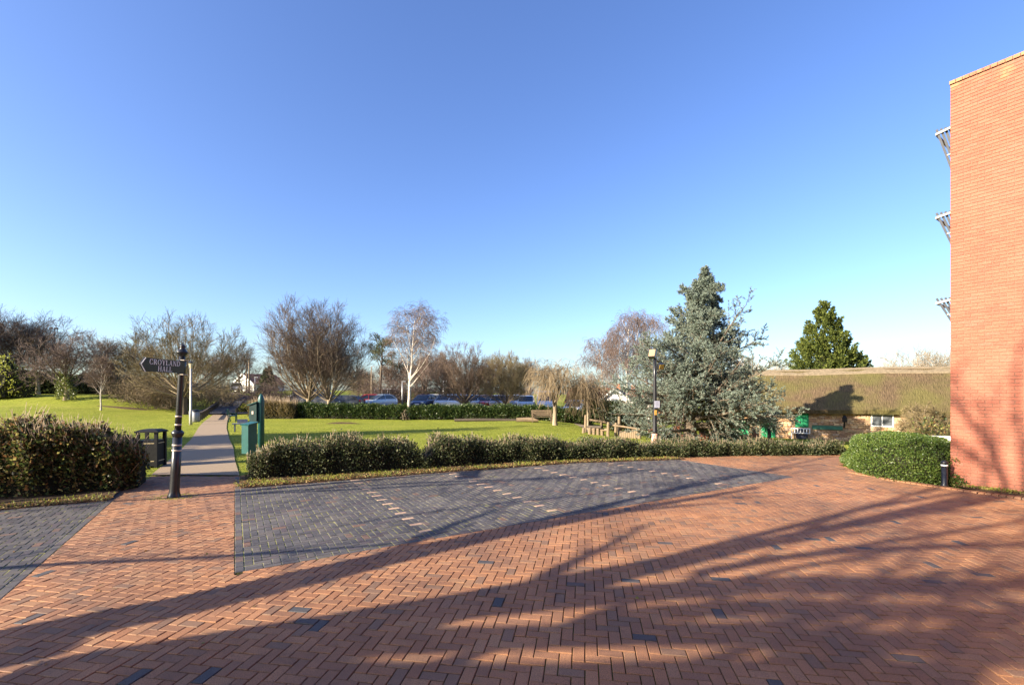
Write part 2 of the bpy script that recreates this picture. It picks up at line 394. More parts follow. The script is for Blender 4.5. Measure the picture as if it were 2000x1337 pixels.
# the bed under the red pavers follows their outline
me = bpy.data.meshes.new('red_paving'); me.from_pydata([(x, y, -.012) for x, y in RED], [], [list(range(len(RED)))]); me.materials.append(m_bed_red); rb.data = me
AZB = R(9.0)                                   # one family of the herringbone runs 9 degrees right of straight ahead
pieces = []
bb = edges(BLUE); 
for i, j, v, poly in herring((0, 0), -AZB, .1015, (-150, 190), (-30, 200)):
    c = np.mean(poly, 0)
    if not in_poly(c, RED): continue
    s_, t_ = (c - PO) @ E2, (c - PO) @ E1
    if (s_ > -.3 and s_ < 12.4 and -.3 < t_ < 6.2): poly = outside_clip(poly, BLUE)
    if s_ < -1.8: poly = outside_clip(poly, LEFT)
    if area(poly) < .0012: continue
    pieces.append((poly, None, 'paver'))
lay(rb, pieces, m_red)
# -- blue bays
def bay(name, POLY, s0, s1, tb, cols):
    b = bed(name, POLY, -.0055, m_bed_blue); pc = []
    ang = math.atan2(E2[1], E2[0]); u = .1
    inner = POLY
    for i, j, v, poly in herring(PO, ang, u, (int(s0 * 10) - 4, int(s1 * 10) + 4), (0, 62)):
        c = np.mean(poly, 0); s_, t_ = (c - PO) @ E2, (c - PO) @ E1
        lo, hi = (s0 + .1, s1) if s0 >= 0 else (s0, s1 - .1)
        q = clip(poly, *E2, float(PO @ E2) + hi); q = clip(q, *-E2, -(float(PO @ E2) + lo)) if len(q) > 2 else []
        q = clip(q, *-E1, -(float(PO @ E1) + .1)) if len(q) > 2 else []
        q = inside_clip(q, POLY) if len(q) > 2 else []
        if area(q) < .0015: continue
        mk = cols and v == 0 and any(abs(i - 24 * k) < .5 for k in (1, 2, 3, 4, 5)) and t_ > .25 and s_ < 11.9
        pc.append((q, m_cream if mk else None, 'marker_block' if mk else 'paver'))
    es = 0 if s0 >= 0 else s1 - .1
    for k in range(0, 36):                      # border courses
        q = [tuple(ST(es + a, k * .2 + d)) for a, d in ((0, 0), (.1, 0), (.1, .2), (0, .2))]
        pc.append((q, None, 'paver'))
    for k in range(int((s1 - s0) / .2)):
        a0 = s0 + k * .2 + (.1 if s0 >= 0 else 0); a1 = min(a0 + .2, s1 - (.1 if s0 < 0 else 0))
        if a1 - a0 > .03: pc.append(([tuple(ST(a, d)) for a, d in ((a0, 0), (a1, 0), (a1, .1), (a0, .1))], None, 'paver'))
    lay(b, pc, m_blue, gap=.0058)
bay('blue_paving', BLUE, 0, 12.1, 5.7, True)
bay('grey_paving', LEFT, -9.5, -2.05, 5.05, False)

# ------------------------------------------------------------------ path, road, car park
def strip(name, pts, lift, material, n=8):
    """pts: list of (xl,xr,Y)"""
    P = np.array(pts, float); tt = np.linspace(0, len(P) - 1, (len(P) - 1) * n + 1)
    xl, xr, Y = (np.interp(tt, range(len(P)), P[:, k]) for k in range(3))
    cols = 5; V = []
    for a, b, y in zip(xl, xr, Y):
        for c in range(cols): x = a + (b - a) * c / (cols - 1); V.append((x, y, Tf(x, y) + lift))
    Q = [(r * cols + c, r * cols + c + 1, (r + 1) * cols + c + 1, (r + 1) * cols + c) for r in range(len(xl) - 1) for c in range(cols - 1)]
    o = link(name, mesh_np(name, V, None, Q), material, None, True); o['kind'] = 'structure'; return o
strip('path', [(-9.2, -6.95, 11.75), (-10.65, -8.6, 14.3), (-12.4, -10.45, 17.3), (-14.5, -12.75, 20.8), (-18.8, -17.1, 27.6), (-23.5, -21.8, 35.3), (-27.6, -25.9, 42.5), (-31.7, -30.0, 50), (-37.2, -35.3, 60), (-43.2, -41.2, 70), (-49, -46.6, 80)], .03, m_tarmac)
strip('car_park', [(-30, 9, 42.5), (-33, 10, 50), (-38, 14, 60), (-42, 20, 68)], .02, m_asphalt)
strip('road', [(-56, -38, 72), (-60, -36, 78), (-66, -40, 86)], .04, m_asphalt)
strip('garden_path', [(4.4, 5.0, 28), (4.9, 5.6, 31), (4.8, 5.9, 36)], .02, m_tarmac)

# ------------------------------------------------------------------ the brick office building
def M_brick():
    m, n, l, b, o = nt('red_brick')
    r = ramp(n, [(.325, .112, .070), (.315, .105, .066), (.335, .120, .076), (.30, .10, .064), (.33, .115, .072), (.32, .118, .078)], [0, .22, .45, .65, .8, .93], 'CONSTANT'); l.new(island(n, l), r.inputs[0])
    g = n.new('ShaderNodeNewGeometry'); t = n.new('ShaderNodeTexNoise'); t.inputs['Scale'].default_value = 45; t.inputs['Detail'].default_value = 5; l.new(g.outputs['Position'], t.inputs['Vector'])
    rr = ramp(n, [(.75, .75, .75), (1.15, 1.15, 1.15)], [.3, .7]); l.new(t.outputs[0], rr.inputs[0]); c = mix(n, l, 1.0, r.outputs[0], rr.outputs[0], 'MULTIPLY')
    big = n.new('ShaderNodeTexNoise'); big.inputs['Scale'].default_value = .8; big.inputs['Detail'].default_value = 5; l.new(g.outputs['Position'], big.inputs['Vector'])
    rb_ = ramp(n, [(0, 0, 0), (1, 1, 1)], [.45, .7]); l.new(big.outputs[0], rb_.inputs[0])
    k = n.new('ShaderNodeMath'); k.operation = 'MULTIPLY'; k.inputs[1].default_value = .3; l.new(rb_.outputs[0], k.inputs[0]); c = mix(n, l, k.outputs[0], c, (.30, .155, .105))
    # lichen near the coping
    sx = n.new('ShaderNodeSeparateXYZ'); l.new(g.outputs['Position'], sx.inputs[0]); mr = n.new('ShaderNodeMapRange'); mr.inputs[1].default_value = 8.0; mr.inputs[2].default_value = 9.3; l.new(sx.outputs[2], mr.inputs[0])
    ln = n.new('ShaderNodeTexNoise'); ln.inputs['Scale'].default_value = 3.2; ln.inputs['Detail'].default_value = 6; l.new(g.outputs['Position'], ln.inputs['Vector'])
    ad = n.new('ShaderNodeMath'); ad.operation = 'MULTIPLY'; l.new(mr.outputs[0], ad.inputs[0]); l.new(ln.outputs[0], ad.inputs[1])
    rl = ramp(n, [(0, 0, 0), (1, 1, 1)], [.36, .52]); l.new(ad.outputs[0], rl.inputs[0]); k2 = n.new('ShaderNodeMath'); k2.operation = 'MULTIPLY'; k2.inputs[1].default_value = .4; l.new(rl.outputs[0], k2.inputs[0])
    c = mix(n, l, k2.outputs[0], c, (.42, .29, .13))
    l.new(c, b.inputs['Base Color']); b.inputs['Roughness'].default_value = .85; b.inputs['Specular IOR Level'].default_value = .2; bump(n, l, b, t.outputs[0], .4, .006); return m
m_brick = M_brick()
m_mortar = M_plain('mortar', (.25, .16, .11), (.18, .115, .08), 30, .95, 0, .3)
BC = np.array([10.16, 10.67]); BW = np.array([math.sin(R(145)), math.cos(R(145))]); BN = np.array([math.sin(R(55)), math.cos(R(55))])   # corner, along the seen wall, along the other face
HB = 9.25
off = thing('office_building', 'tall windowless red brick end wall of the building at the right edge', 'building', (*BC, 0))
def loc2(u, v, z): p = u * BW + v * BN; return (p[0], p[1], z)
def quad_wall(mb, u0, v0, u1, v1, z0, z1): mb.raw([loc2(u0, v0, z0), loc2(u1, v1, z0), loc2(u1, v1, z1), loc2(u0, v0, z1)], None, [(0, 1, 2, 3)])
mb = MB(); LB, DB = 21.0, 12.0
e = .006
mb.raw([loc2(e, e, -.2), loc2(LB, e, -.2), loc2(LB, DB, -.2), loc2(e, DB, -.2), loc2(e, e, HB), loc2(LB, e, HB), loc2(LB, DB, HB), loc2(e, DB, HB)], None,
       [(0, 1, 5, 4), (1, 2, 6, 5), (2, 3, 7, 6), (3, 0, 4, 7), (4, 5, 6, 7)])
wall = mb.build('wall', m_mortar, off)
CH, CLn = .075, .225
cands = []
nz = int(HB / CH)
for k in range(nz):
    z0 = k * CH; offx = 0 if k % 2 == 0 else -.1125
    u = offx
    while u < 4.2:
        a, b_ = max(u, 0), u + CLn; u += CLn
        if b_ - a < .05: continue
        cands.append((a, b_, z0, 0))
def brick_geo(a, b_, z0, face):
    g = .005; d = .012 + random.uniform(-.0012, .0016); dz = .0045
    u0, u1 = a + (g if a > 0 else -.006), b_ - g
    def f(u, w, z): return loc2(u, -w + e, z) if face == 0 else loc2(-w + e, u, z)
    c = .003
    V = [f(u0, -.02, z0 + dz), f(u1, -.02, z0 + dz), f(u1, -.02, z0 + CH - dz), f(u0, -.02, z0 + CH - dz),
         f(u0, d - c, z0 + dz), f(u1, d - c, z0 + dz), f(u1, d - c, z0 + CH - dz), f(u0, d - c, z0 + CH - dz),
         f(u0 + c, d, z0 + dz + c), f(u1 - c, d, z0 + dz + c), f(u1 - c, d, z0 + CH - dz - c), f(u0 + c, d, z0 + CH - dz - c)]
    q = [(0, 1, 5, 4), (1, 2, 6, 5), (2, 3, 7, 6), (3, 0, 4, 7), (4, 5, 9, 8), (5, 6, 10, 9), (6, 7, 11, 10), (7, 4, 8, 11), (8, 9, 10, 11)]
    return np.array(V), q
def bscore(c):
    u = (c[0] + c[1]) / 2; p = BC + u * BW; px = 1000 + p[0] / p[1] * FPX
    return -1 if px > 1995 else (c[1] - c[0]) / p[1] ** 2 - 1e-5 * abs(c[2] - 2.2)
order = sorted(range(len(cands)), key=lambda i: -bscore(cands[i])); keep = set(order[:300])
rest = MB(); n0 = None
for i, c in enumerate(cands):
    V, q = brick_geo(*c)
    if i in keep:
        cc = V.mean(0); o = MB().raw(V - cc, None, q).build('brick', m_brick, off); o.location = cc
    else: rest.raw(V, None, q)
for k in range(nz):                               # the return face, where only a step to the side shows it
    u = .1125 if k % 2 else 0
    while u < 3.0: V, q = brick_geo(u, u + CLn, k * CH, 1); rest.raw(V, None, q); u += CLn
o = rest.build('brick_field', m_brick, off); o['kind'] = 'stuff'
# far part of both faces, beyond the modelled bricks, and the coping
mb = MB(); quad_wall(mb, 4.2, -.004, LB, -.004, 0, HB - .02); quad_wall(mb, -.004, DB, -.004, 3.0, 0, HB - .02); mb.build('far_wall_face', m_brick, off)
mb = MB()
for k in range(40):
    a = -.02 + k * .112
    V = [loc2(u, v, z) for z in (HB - .01, HB + .065) for u, v in ((a, -.03), (a + .104, -.03), (a + .104, .2), (a, .2))]
    mb.raw(V, None, [(0, 1, 5, 4), (1, 2, 6, 5), (2, 3, 7, 6), (3, 0, 4, 7), (4, 5, 6, 7)])
mb.build('brick_coping', m_brick, off)
# slatted sun shades that stick out of the hidden face
m_fin = M_plain('weathered_aluminium', (.34, .33, .30), (.25, .24, .22), 9, .6, 0, .05)
m_fin_d = M_plain('dark_slat', (.035, .04, .05), (.025, .028, .035), 9, .6, 0, .05)
for zt, zb_ in ((zat(262, 11.2), zat(345, 11.2)), (zat(425, 11.2), zat(487, 11.2)), (zat(592, 11.2), zat(634, 11.2))):
    sh = MB(); H = (zt - zb_) * 1.1; out = .35
    sh_o = None
    rail = MB(); rail.box(loc2(-out, 2.0, zt), (.001, .001, .001))
    def P3(o_, v, z): return Vector(loc2(-o_, v, z))
    rail = MB(); rail.beam(P3(out, .45, zt), P3(out, 3.4, zt), .04, .045); rail.beam(P3(out, .45, zt), P3(0, .45, zt + .06), .04, .05)
    rail.beam(P3(out * .45, .45, zt - H * .52), P3(0, .45, zt - H * .5), .02, .03)
    sh_o = rail.build('sunshade', m_fin, off)
    for k in range(5):
        f_ = .02 + k * .24
        o1 = out * (1 - k * .21)
        b1 = MB(); b1.beam(P3(o1, .47 + .02 * k, zt + .12), P3(.02 if k else .03, .47 + .02 * k, zt - H * (1 - k * .2)), .016, .045); b1.build('slat', m_fin_d, sh_o)
rw = thing('sky_blocking_wing', 'unseen brick wing added behind the camera to block some sky', 'building', (10, -9, 0))  # invented block out of view, added to cut the sky light
MB().box((0, 0, 4), (24, 6, 8)).build('wall', m_brick, rw); MB().box((0, 0, 8.06), (24.2, 6.2, .1)).build('coping', m_mortar, rw)
for k in range(7):
    f_ = MB().box((-9.6 + k * 3.2, 3.01, 4.6), (1.6, .06, 1.4)).build('window', m_white, rw); MB().box((-9.6 + k * 3.2, 3.045, 4.6), (1.45, .02, 1.25)).build('pane', M_glass('wing_pane') if k == 0 else bpy.data.materials['wing_pane'], f_)
# soil strip and edging pavers at its foot
ed = thing('paver_edging', 'row of red edging pavers at the foot of the brick wall', 'edging', (0, 0, 0))
pl = [(9.05, 12.3), (9.2, 11.2), (9.55, 10.45), (9.9, 9.75), (10.45, 8.95), (11.1, 8.0), (12.4, 6.1)]
pl = np.array(pl); seg = np.r_[0, np.cumsum(np.linalg.norm(np.diff(pl, axis=0), axis=1))]
d = 0
while d < seg[-1] - .11:
    x = np.interp(d + .05, seg, pl[:, 0]); y = np.interp(d + .05, seg, pl[:, 1]); x2 = np.interp(d + .15, seg, pl[:, 0]); y2 = np.interp(d + .15, seg, pl[:, 1])
    a = math.atan2(y2 - y, x2 - x); ca, sa = math.cos(a), math.sin(a)
    q = [(ca * u - sa * v, sa * u + ca * v) for u, v in ((-.05, -.1), (.05, -.1), (.05, .1), (-.05, .1))]
    V, tr, qq = paver_geo(q, depth=.05); V[:, 2] += .02
    o = MB().raw(V, tr, qq).build('paver', m_red, ed); o.location = (x, y, 0); d += .104
mb = MB(); a = [(10.06, 10.5), (9.95, 9.9), (10.5, 9.1), (11.15, 8.15), (12.45, 6.25), (13.2, 6.5), (10.3, 10.6)]
mb.raw([(x, y, .012 + .012 * (i % 2)) for i, (x, y) in enumerate(a)], [(0, i, i + 1) for i in range(1, 6)]); o = mb.build('verge', m_soil); o['kind'] = 'structure'

# ------------------------------------------------------------------ the thatched barn
BA = np.array([23.8, 33.0]); bw = np.array([.839, -.545]); bn = np.array([.545, .839])
ZB, ZE, ZR = -1.35, .95, 3.95; LL, LR, DP = -8.6, 13.0, 3.35
barn = thing('thatched_barn', 'long low stone barn with mossy thatched roof and green doors', 'building', (BA[0], BA[1], 0))
def bl(u, v, z): p = u * bw + v * bn; return (p[0], p[1], z)
def M_thatch():
    m, n, l, b, o = nt('thatch'); g = n.new('ShaderNodeTexCoord')
    mp = n.new('ShaderNodeMapping'); mp.inputs['Rotation'].default_value = (0, 0, math.atan2(bw[1], bw[0]) * -1); l.new(g.outputs['Object'], mp.inputs[0])
    mp2 = n.new('ShaderNodeMapping'); mp2.inputs['Scale'].default_value = (7, .6, .6); l.new(mp.outputs[0], mp2.inputs[0])
    t = n.new('ShaderNodeTexNoise'); t.inputs['Scale'].default_value = 4; t.inputs['Detail'].default_value = 7; l.new(mp2.outputs[0], t.inputs['Vector'])
    r = ramp(n, [(.065, .045, .027), (.165, .115, .066)], [.3, .7]); l.new(t.outputs[0], r.inputs[0])
    t2 = n.new('ShaderNodeTexNoise'); t2.inputs['Scale'].default_value = .5; t2.inputs['Detail'].default_value = 5; l.new(mp.outputs[0], t2.inputs['Vector'])
    r2 = ramp(n, [(0, 0, 0), (1, 1, 1)], [.36, .6]); l.new(t2.outputs[0], r2.inputs[0])
    k = n.new('ShaderNodeMath'); k.operation = 'MULTIPLY'; k.inputs[1].default_value = .75; l.new(r2.outputs[0], k.inputs[0])
    c = mix(n, l, k.outputs[0], r.outputs[0], (.115, .105, .035)); l.new(c, b.inputs['Base Color'])
    b.inputs['Roughness'].default_value = .95; b.inputs['Specular IOR Level'].default_value = .1; bump(n, l, b, t.outputs[0], 1.0, .12); return m
m_thatch = M_thatch(); m_ridge = M_plain('ridge_thatch', (.20, .155, .10), (.12, .095, .06), 6, .95, 0, .6, .03)
def M_stone():
    m, n, l, b, o = nt('ironstone'); r = ramp(n, [(.52, .33, .17), (.44, .26, .13), (.58, .41, .24), (.36, .21, .12), (.50, .36, .25), (.55, .30, .14)], None, 'CONSTANT'); l.new(island(n, l), r.inputs[0])
    t = noise(n, l, 14, 5); rr = ramp(n, [(.7, .7, .7), (1.15, 1.15, 1.15)], [.3, .7]); l.new(t.outputs[0], rr.inputs[0]); c = mix(n, l, 1.0, r.outputs[0], rr.outputs[0], 'MULTIPLY')
    l.new(c, b.inputs['Base Color']); b.inputs['Roughness'].default_value = .9; bump(n, l, b, t.outputs[0], .6, .02); return m
m_stone = M_stone(); m_lime = M_plain('lime_mortar', (.36, .25, .15), (.27, .185, .11), 12, .95, 0, .3)
mb = MB(); mb.raw([bl(u, v, z) for z in (ZB - .3, ZE + .15) for u, v in ((LL, .02), (LR, .02), (LR, DP * 2), (LL, DP * 2))], None, [(0, 1, 5, 4), (1, 2, 6, 5), (2, 3, 7, 6), (3, 0, 4, 7), (4, 5, 6, 7)])
mb.raw([bl(LL, .02, ZE), bl(LL, DP * 2, ZE), bl(LL, DP, ZR - .25), bl(LR, .02, ZE), bl(LR, DP * 2, ZE), bl(LR, DP, ZR - .25)], [(0, 1, 2), (3, 5, 4)])
mb.build('wall', m_lime, barn)
opens = [(1.5, 2.75, -.18, .68), (-3.05, -2.1, -1.3, .70), (-7.3, -6.1, -1.3, -.1), (-5.25, -4.3, -1.3, -.2), (-5.2, -4.4, .2, .62), (-1.95, -.1, -.52, -.22)]
rs = random.Random(5); st = MB(); z = ZB
while z < ZE:
    hh = rs.uniform(.09, .17); u = LL
    while u < LR:
        ww = rs.uniform(.14, .42); a, b_ = u + .008, u + ww - .008; u += ww; z1 = min(z + hh, ZE + .05)
        if any(b_ > p[0] and a < p[1] and z1 > p[2] and z < p[3] for p in opens): continue
        d = rs.uniform(.015, .045); j = lambda: rs.uniform(-.012, .012); c = .02
        V = [bl(a, 0.02, z + .006), bl(b_, .02, z + .006), bl(b_, .02, z1 - .006), bl(a, .02, z1 - .006),
             bl(a + c + j(), -d, z + .02 + j()), bl(b_ - c + j(), -d, z + .02 + j()), bl(b_ - c + j(), -d, z1 - .02 + j()), bl(a + c + j(), -d, z1 - .02 + j())]
        st.raw(V, None, [(0, 1, 5, 4), (1, 2, 6, 5), (2, 3, 7, 6), (3, 0, 4, 7), (4, 5, 6, 7)])
    z += hh
o = st.build('stone_field', m_stone, barn); o['kind'] = 'stuff'
# roof: thick, slightly sagging thatch
nu, rn = 60, random.Random(8)
prof = [(-.42, ZE - .30), (-.50, ZE - .02), (.4, ZE + .70), (1.4, ZE + 1.55), (2.5, ZE + 2.35), (DP - .25, ZR - .06), (DP, ZR), (DP + .5, ZR - .3), (DP * 2 + .5, ZE), (DP * 2 + .4, ZE - .3)]
V = []
for i in range(nu + 1):
    u = LL - .35 + (LR - LL + .7) * i / nu
    for v, z in prof: V.append(bl(u, v + .02 * math.sin(u * 1.7 + z), z + .03 * math.sin(u * .8) + rn.uniform(-.012, .012)))
k = len(prof); Q = [(i * k + j, (i + 1) * k + j, (i + 1) * k + j + 1, i * k + j + 1) for i in range(nu) for j in range(k - 1)] + [(i * k + k - 1, (i + 1) * k + k - 1, (i + 1) * k, i * k) for i in range(nu)]
tr = [(0, j, j + 1) for j in range(1, k - 1)] + [(nu * k, nu * k + j + 1, nu * k + j) for j in range(1, k - 1)]
roof = MB().raw(V, tr, Q).build('roof', m_thatch, barn)
V = []
for i in range(nu + 1):
    u = LL - .38 + (LR - LL + .76) * i / nu; w = .03 * math.sin(u * .8) + .035
    for v, z in ((DP - .62, ZR - .44), (DP - .60, ZR - .36), (DP, ZR + .07), (DP + .45, ZR - .2), (DP + .45, ZR - .26)): V.append(bl(u, v, z + w + rn.uniform(-.01, .01)))
k = 5; MB().raw(V, None, [(i * k + j, (i + 1) * k + j, (i + 1) * k + j + 1, i * k + j + 1) for i in range(nu) for j in range(k - 1)]).build('ridge_cap', m_ridge, roof)
def panel(mbx, u0, u1, z0, z1, v0, v1):
    V = [bl(u, v, z) for z in (z0, z1) for u, v in ((u0, v0), (u1, v0), (u1, v1), (u0, v1))]
    return mbx.raw(V, None, [(0, 1, 5, 4), (1, 2, 6, 5), (2, 3, 7, 6), (3, 0, 4, 7), (4, 5, 6, 7), (3, 2, 1, 0)])
m_pane = M_glass('window_pane', (.10, .11, .12), .12)
wd = panel(panel(MB(), 1.5, 2.75, -.20, -.12, -.04, .05), 1.5, 2.75, .62, .70, -.04, .05); panel(wd, 1.5, 1.58, -.12, .62, -.04, .05); panel(wd, 2.67, 2.75, -.12, .62, -.04, .05); panel(wd, 2.09, 2.16, -.12, .62, -.04, .05)
wdo = wd.build('window', m_white, barn)
panel(MB(), 1.58, 2.09, -.12, .62, .0, .018).build('pane', m_pane, wdo); panel(MB(), 2.16, 2.67, -.12, .62, .0, .018).build('pane', m_pane, wdo)
panel(MB(), -5.2, -4.4, .2, .62, -.03, .015).build('window', m_white, barn)
dd = panel(MB(), -3.0, -2.15, -.42, .66, -.02, .018).build('hatch_door', m_grn_door, barn)
for k in range(5): panel(MB(), -2.99 + k * .168, -2.99 + k * .168 + .155, -.40, .64, -.04, -.021).build('plank', m_grn_door, dd)
dd = panel(MB(), -2.95, -2.2, -1.3, -.5, -.02, .018).build('dark_doorway', M_plain('dark_blue_paint', (.03, .035, .06), None, 6, .6), barn)
rl = panel(panel(MB(), -3.25, -2.05, -.52, -.46, -.34, -.29), -3.25, -2.05, -.86, -.81, -.34, -.29)
rlo = rl.build('railing', m_white, barn)
for k in range(7): panel(MB(), -3.25 + k * .19, -3.19 + k * .19, -.81 if k else -1.3, -.52, -.34, -.29).build('baluster', m_white, rlo)
for a, b_, z0, z1 in ((-7.3, -6.1, -1.3, -.1), (-5.25, -4.3, -1.3, -.2)):
    dd = panel(MB(), a, b_, z0, z1, -.02, .018).build('door', m_grn_door, barn); n = 7
    for k in range(n): w = (b_ - a) / n; panel(MB(), a + k * w + .008, a + (k + 1) * w - .008, z0 + .03, z1 - .03, -.045, -.021).build('plank', m_grn_door, dd)
panel(MB(), -1.95, -.1, -.52, -.24, -.09, .018).build('green_board', M_plain('faded_green_paint', (.05, .16, .10), (.04, .12, .08), 5, .7), barn)
panel(MB(), .1, 6.5, -.62, -.48, -.10, .018).build('stone_ledge', m_lime, barn)
lt = MB(); lt.box(bl(0, -.28, .22), (.2, .2, .32)); lt.lathe([(.16, .38), (.02, .56)], 8, bl(0, -.28, 0)); lt.beam(bl(0, -.28, .05), bl(0, .0, -.2), .04, .04); lt.box(bl(0, -.02, -.12), (.08, .08, .5)); lt.build('wall_lantern', m_metal_blk, barn)

# ------------------------------------------------------------------ street furniture
def letter(ch):
    """serif capital of height 1: list of convex polygons and its width"""
    th, tn, sf = .17, .075, .07
    def rect(x0, y0, x1, y1): return [(x0, y0), (x1, y0), (x1, y1), (x0, y1)]
    def bar(x0, y0, x1, y1, w): return [(x0, y0), (x0 + w, y0), (x1 + w, y1), (x1, y1)]
    def serif(x, w, y): return rect(x - sf, 0 if y == 0 else 1 - .055, x + w + sf, .055 if y == 0 else 1)
    def ring(cx, cy, rx, ry, a0, a1, tx=th, ty=tn, n=18):
        r = []
        for i in range(n):
            a, b = R(a0 + (a1 - a0) * i / n), R(a0 + (a1 - a0) * (i + 1) / n)
            r.append([(cx + rx * math.cos(a), cy + ry * math.sin(a)), (cx + rx * math.cos(b), cy + ry * math.sin(b)),
                      (cx + (rx - tx) * math.cos(b), cy + (ry - ty) * math.sin(b)), (cx + (rx - tx) * math.cos(a), cy + (ry - ty) * math.sin(a))])
        return r
    if ch == 'C': return ring(.48, .5, .46, .52, 42, 318) + [rect(.76, .62, .82, .94), rect(.78, .06, .83, .3)], .92
    if ch == 'O': return ring(.48, .5, .48, .52, 0, 360), .98
    if ch == 'D': return [rect(.1, 0, .1 + th, 1), serif(.1, th, 0)] + ring(.3, .5, .62, .5, -90, 90) + [rect(.02, .925, .34, 1), rect(.02, 0, .34, .075)], .96
    if ch == 'R': return [rect(.1, 0, .1 + th, 1), serif(.1, th, 0), rect(.02, .925, .42, 1), rect(.2, .46, .42, .535)] + ring(.4, .73, .32, .27, -90, 90) + [bar(.66, 0, .36, .5, .19), rect(.62, 0, .92, .055)], .92
    if ch == 'Y': return [rect(.38, 0, .38 + th, .48), serif(.38, th, 0), bar(.38, .42, .06, 1, th), bar(.48, .42, .76, 1, tn), rect(0, .945, .36, 1), rect(.62, .945, .94, 1)], .94
    if ch == 'L': return [rect(.1, 0, .1 + th, 1), serif(.1, th, 1), rect(.02, 0, .72, .075), rect(.67, 0, .72, .3)], .76
    if ch == 'A': return [bar(.1, 0, .44, 1, tn), bar(.66, 0, .38, 1, th), rect(.24, .3, .68, .37), rect(0, 0, .28, .055), rect(.58, 0, .96, .055)], .96
    if ch == 'N': return [rect(.12, 0, .12 + tn, 1), rect(.76, 0, .76 + tn, 1), bar(.68, 0, .1, 1, th), rect(.02, 0, .3, .055), rect(.66, .945, .94, 1), rect(0, .945, .2, 1)], .96
    if ch == 'H': return [rect(.1, 0, .1 + th, 1), rect(.7, 0, .7 + th, 1), rect(.2, .46, .74, .54), serif(.1, th, 0), serif(.1, th, 1), serif(.7, th, 0), serif(.7, th, 1)], .98
    return [], .4
def lettering(name, text, h, a, b, n, origin, material, parent, gap=.08):
    W_ = sum(letter(c)[1] + gap for c in text) - gap; x = -W_ / 2; mb = MB(); k = 0
    for c in text:
        ps, w = letter(c)
        for p in ps: mb.prism([((x + q[0]) * h, q[1] * h) for q in p], a, b, np.array(origin) + np.array(n) * .0002 * (k % 5), n, .002); k += 1
        x += w + gap
    return mb.build(name, material, parent)

fx, fy = G(340, 970)
fp = thing('fingerpost', 'black iron fingerpost with gold bands and an arm pointing left', 'signpost', (fx, fy, 0)); fp.rotation_euler = (0, R(3.3), 0)
FS = .74
def flathe(prof): return MB().lathe([(r_ * FS, z) for r_, z in prof], 20)
flathe([(.165, -.02), (.165, .02), (.145, .05), (.128, .10), (.12, .16), (.116, .5), (.108, 1.22)]).build('lower_column', m_metal_blk, fp, True)
flathe([(.108, 1.22), (.13, 1.25), (.148, 1.29), (.148, 1.315), (.12, 1.34), (.09, 1.36)]).build('collar', m_metal_blk, fp, True)
flathe([(.078, 1.36), (.075, 1.7), (.071, 2.45), (.069, 2.86)]).build('upper_column', m_metal_blk, fp, True)
flathe([(.069, 2.86), (.085, 2.88), (.145, 2.93), (.15, 2.945), (.105, 2.965), (.08, 3.0), (.055, 3.03), (.075, 3.05), (.06, 3.075), (.02, 3.10), (.012, 3.14)]).build('finial', m_metal_blk, fp, True)
m_pale = M_plain('pale_band', (.60, .52, .42), (.5, .42, .33), 20, .5, 0, 0)
for z, r_ in ((.95, .112), (1.06, .11), (1.47, .078), (1.64, .0765)):
    flathe([(r_ - .01, z - .014), (r_ + .004, z - .014), (r_ + .004, z + .014), (r_ - .01, z + .014)]).build('band', m_pale, fp, True)
SL, sz, sh = 1.12, 2.635, .122
poly = [(.0, -sh), (-.02, sh), (-SL + .10, sh * 1.04), (-SL, .0), (-SL + .10, -sh * 1.04)]
ar = MB().prism(poly, (0, 1, 0), (0, 0, 1), (.04, 0, sz), (1, 0, 0), .035).build('sign_arm', m_metal_blk, fp)
flathe([(.09, sz - .145), (.105, sz - .14), (.105, sz + .14), (.09, sz + .145)]).build('sleeve', m_metal_blk, fp, True)
MB().box((.055, 0, sz + .145), (.08, .14, .012)).box((.055, 0, sz - .145), (.08, .14, .012)).build('clamp_edge', m_pale, fp)
mb = MB()
for (a, b_) in (((-SL + .10, sh * 1.04), (-SL, 0)), ((-SL, 0), (-SL + .10, -sh * 1.04))):
    mb.beam((.077, a[0] + .006, a[1] * .97), (.077, b_[0] + .006, b_[1]), .004, .014)
o = mb.build('edge_line', m_white, ar); o.location = (0, 0, sz)
lettering('lettering', 'CROYLAND', .098, (0, 1, 0), (0, 0, 1), (1, 0, 0), (.076, -.54, sz + .012), m_white, ar)
lettering('lettering', 'HALL', .098, (0, 1, 0), (0, 0, 1), (1, 0, 0), (.076, -.54, sz - .108), m_white, ar)

# black litter bin by the near hedge
bx, by = G(296, 912)
bn_ = thing('litter_bin', 'black square litter bin with gold bands beside the left hedge', 'bin', (bx, by, 0), R(12))
m_bin = M_plain('black_bin', (.010, .010, .011), (.018, .018, .018), 14, .6, 0, .05, .002, None, .2)
MB().box((0, 0, .42), (.46, .46, .72)).build('body', m_bin, bn_)
for sx in (-1, 1):
    for sy in (-1, 1): MB().box((sx * .225, sy * .225, .52), (.075, .075, 1.0)).build('corner_post', m_bin, bn_)
MB().raw([(-.29, -.29, 1.0), (.29, -.29, 1.0), (.29, .29, 1.0), (-.29, .29, 1.0), (-.29, -.29, 1.04), (.29, -.29, 1.04), (.29, .29, 1.04), (-.29, .29, 1.04), (-.18, -.18, 1.09), (.18, -.18, 1.09), (.18, .18, 1.09), (-.18, .18, 1.09)], None,
         [(3, 2, 1, 0), (0, 1, 5, 4), (1, 2, 6, 5), (2, 3, 7, 6), (3, 0, 4, 7), (4, 5, 9, 8), (5, 6, 10, 9), (6, 7, 11, 10), (7, 4, 8, 11), (8, 9, 10, 11)]).build('hood', m_bin, bn_)
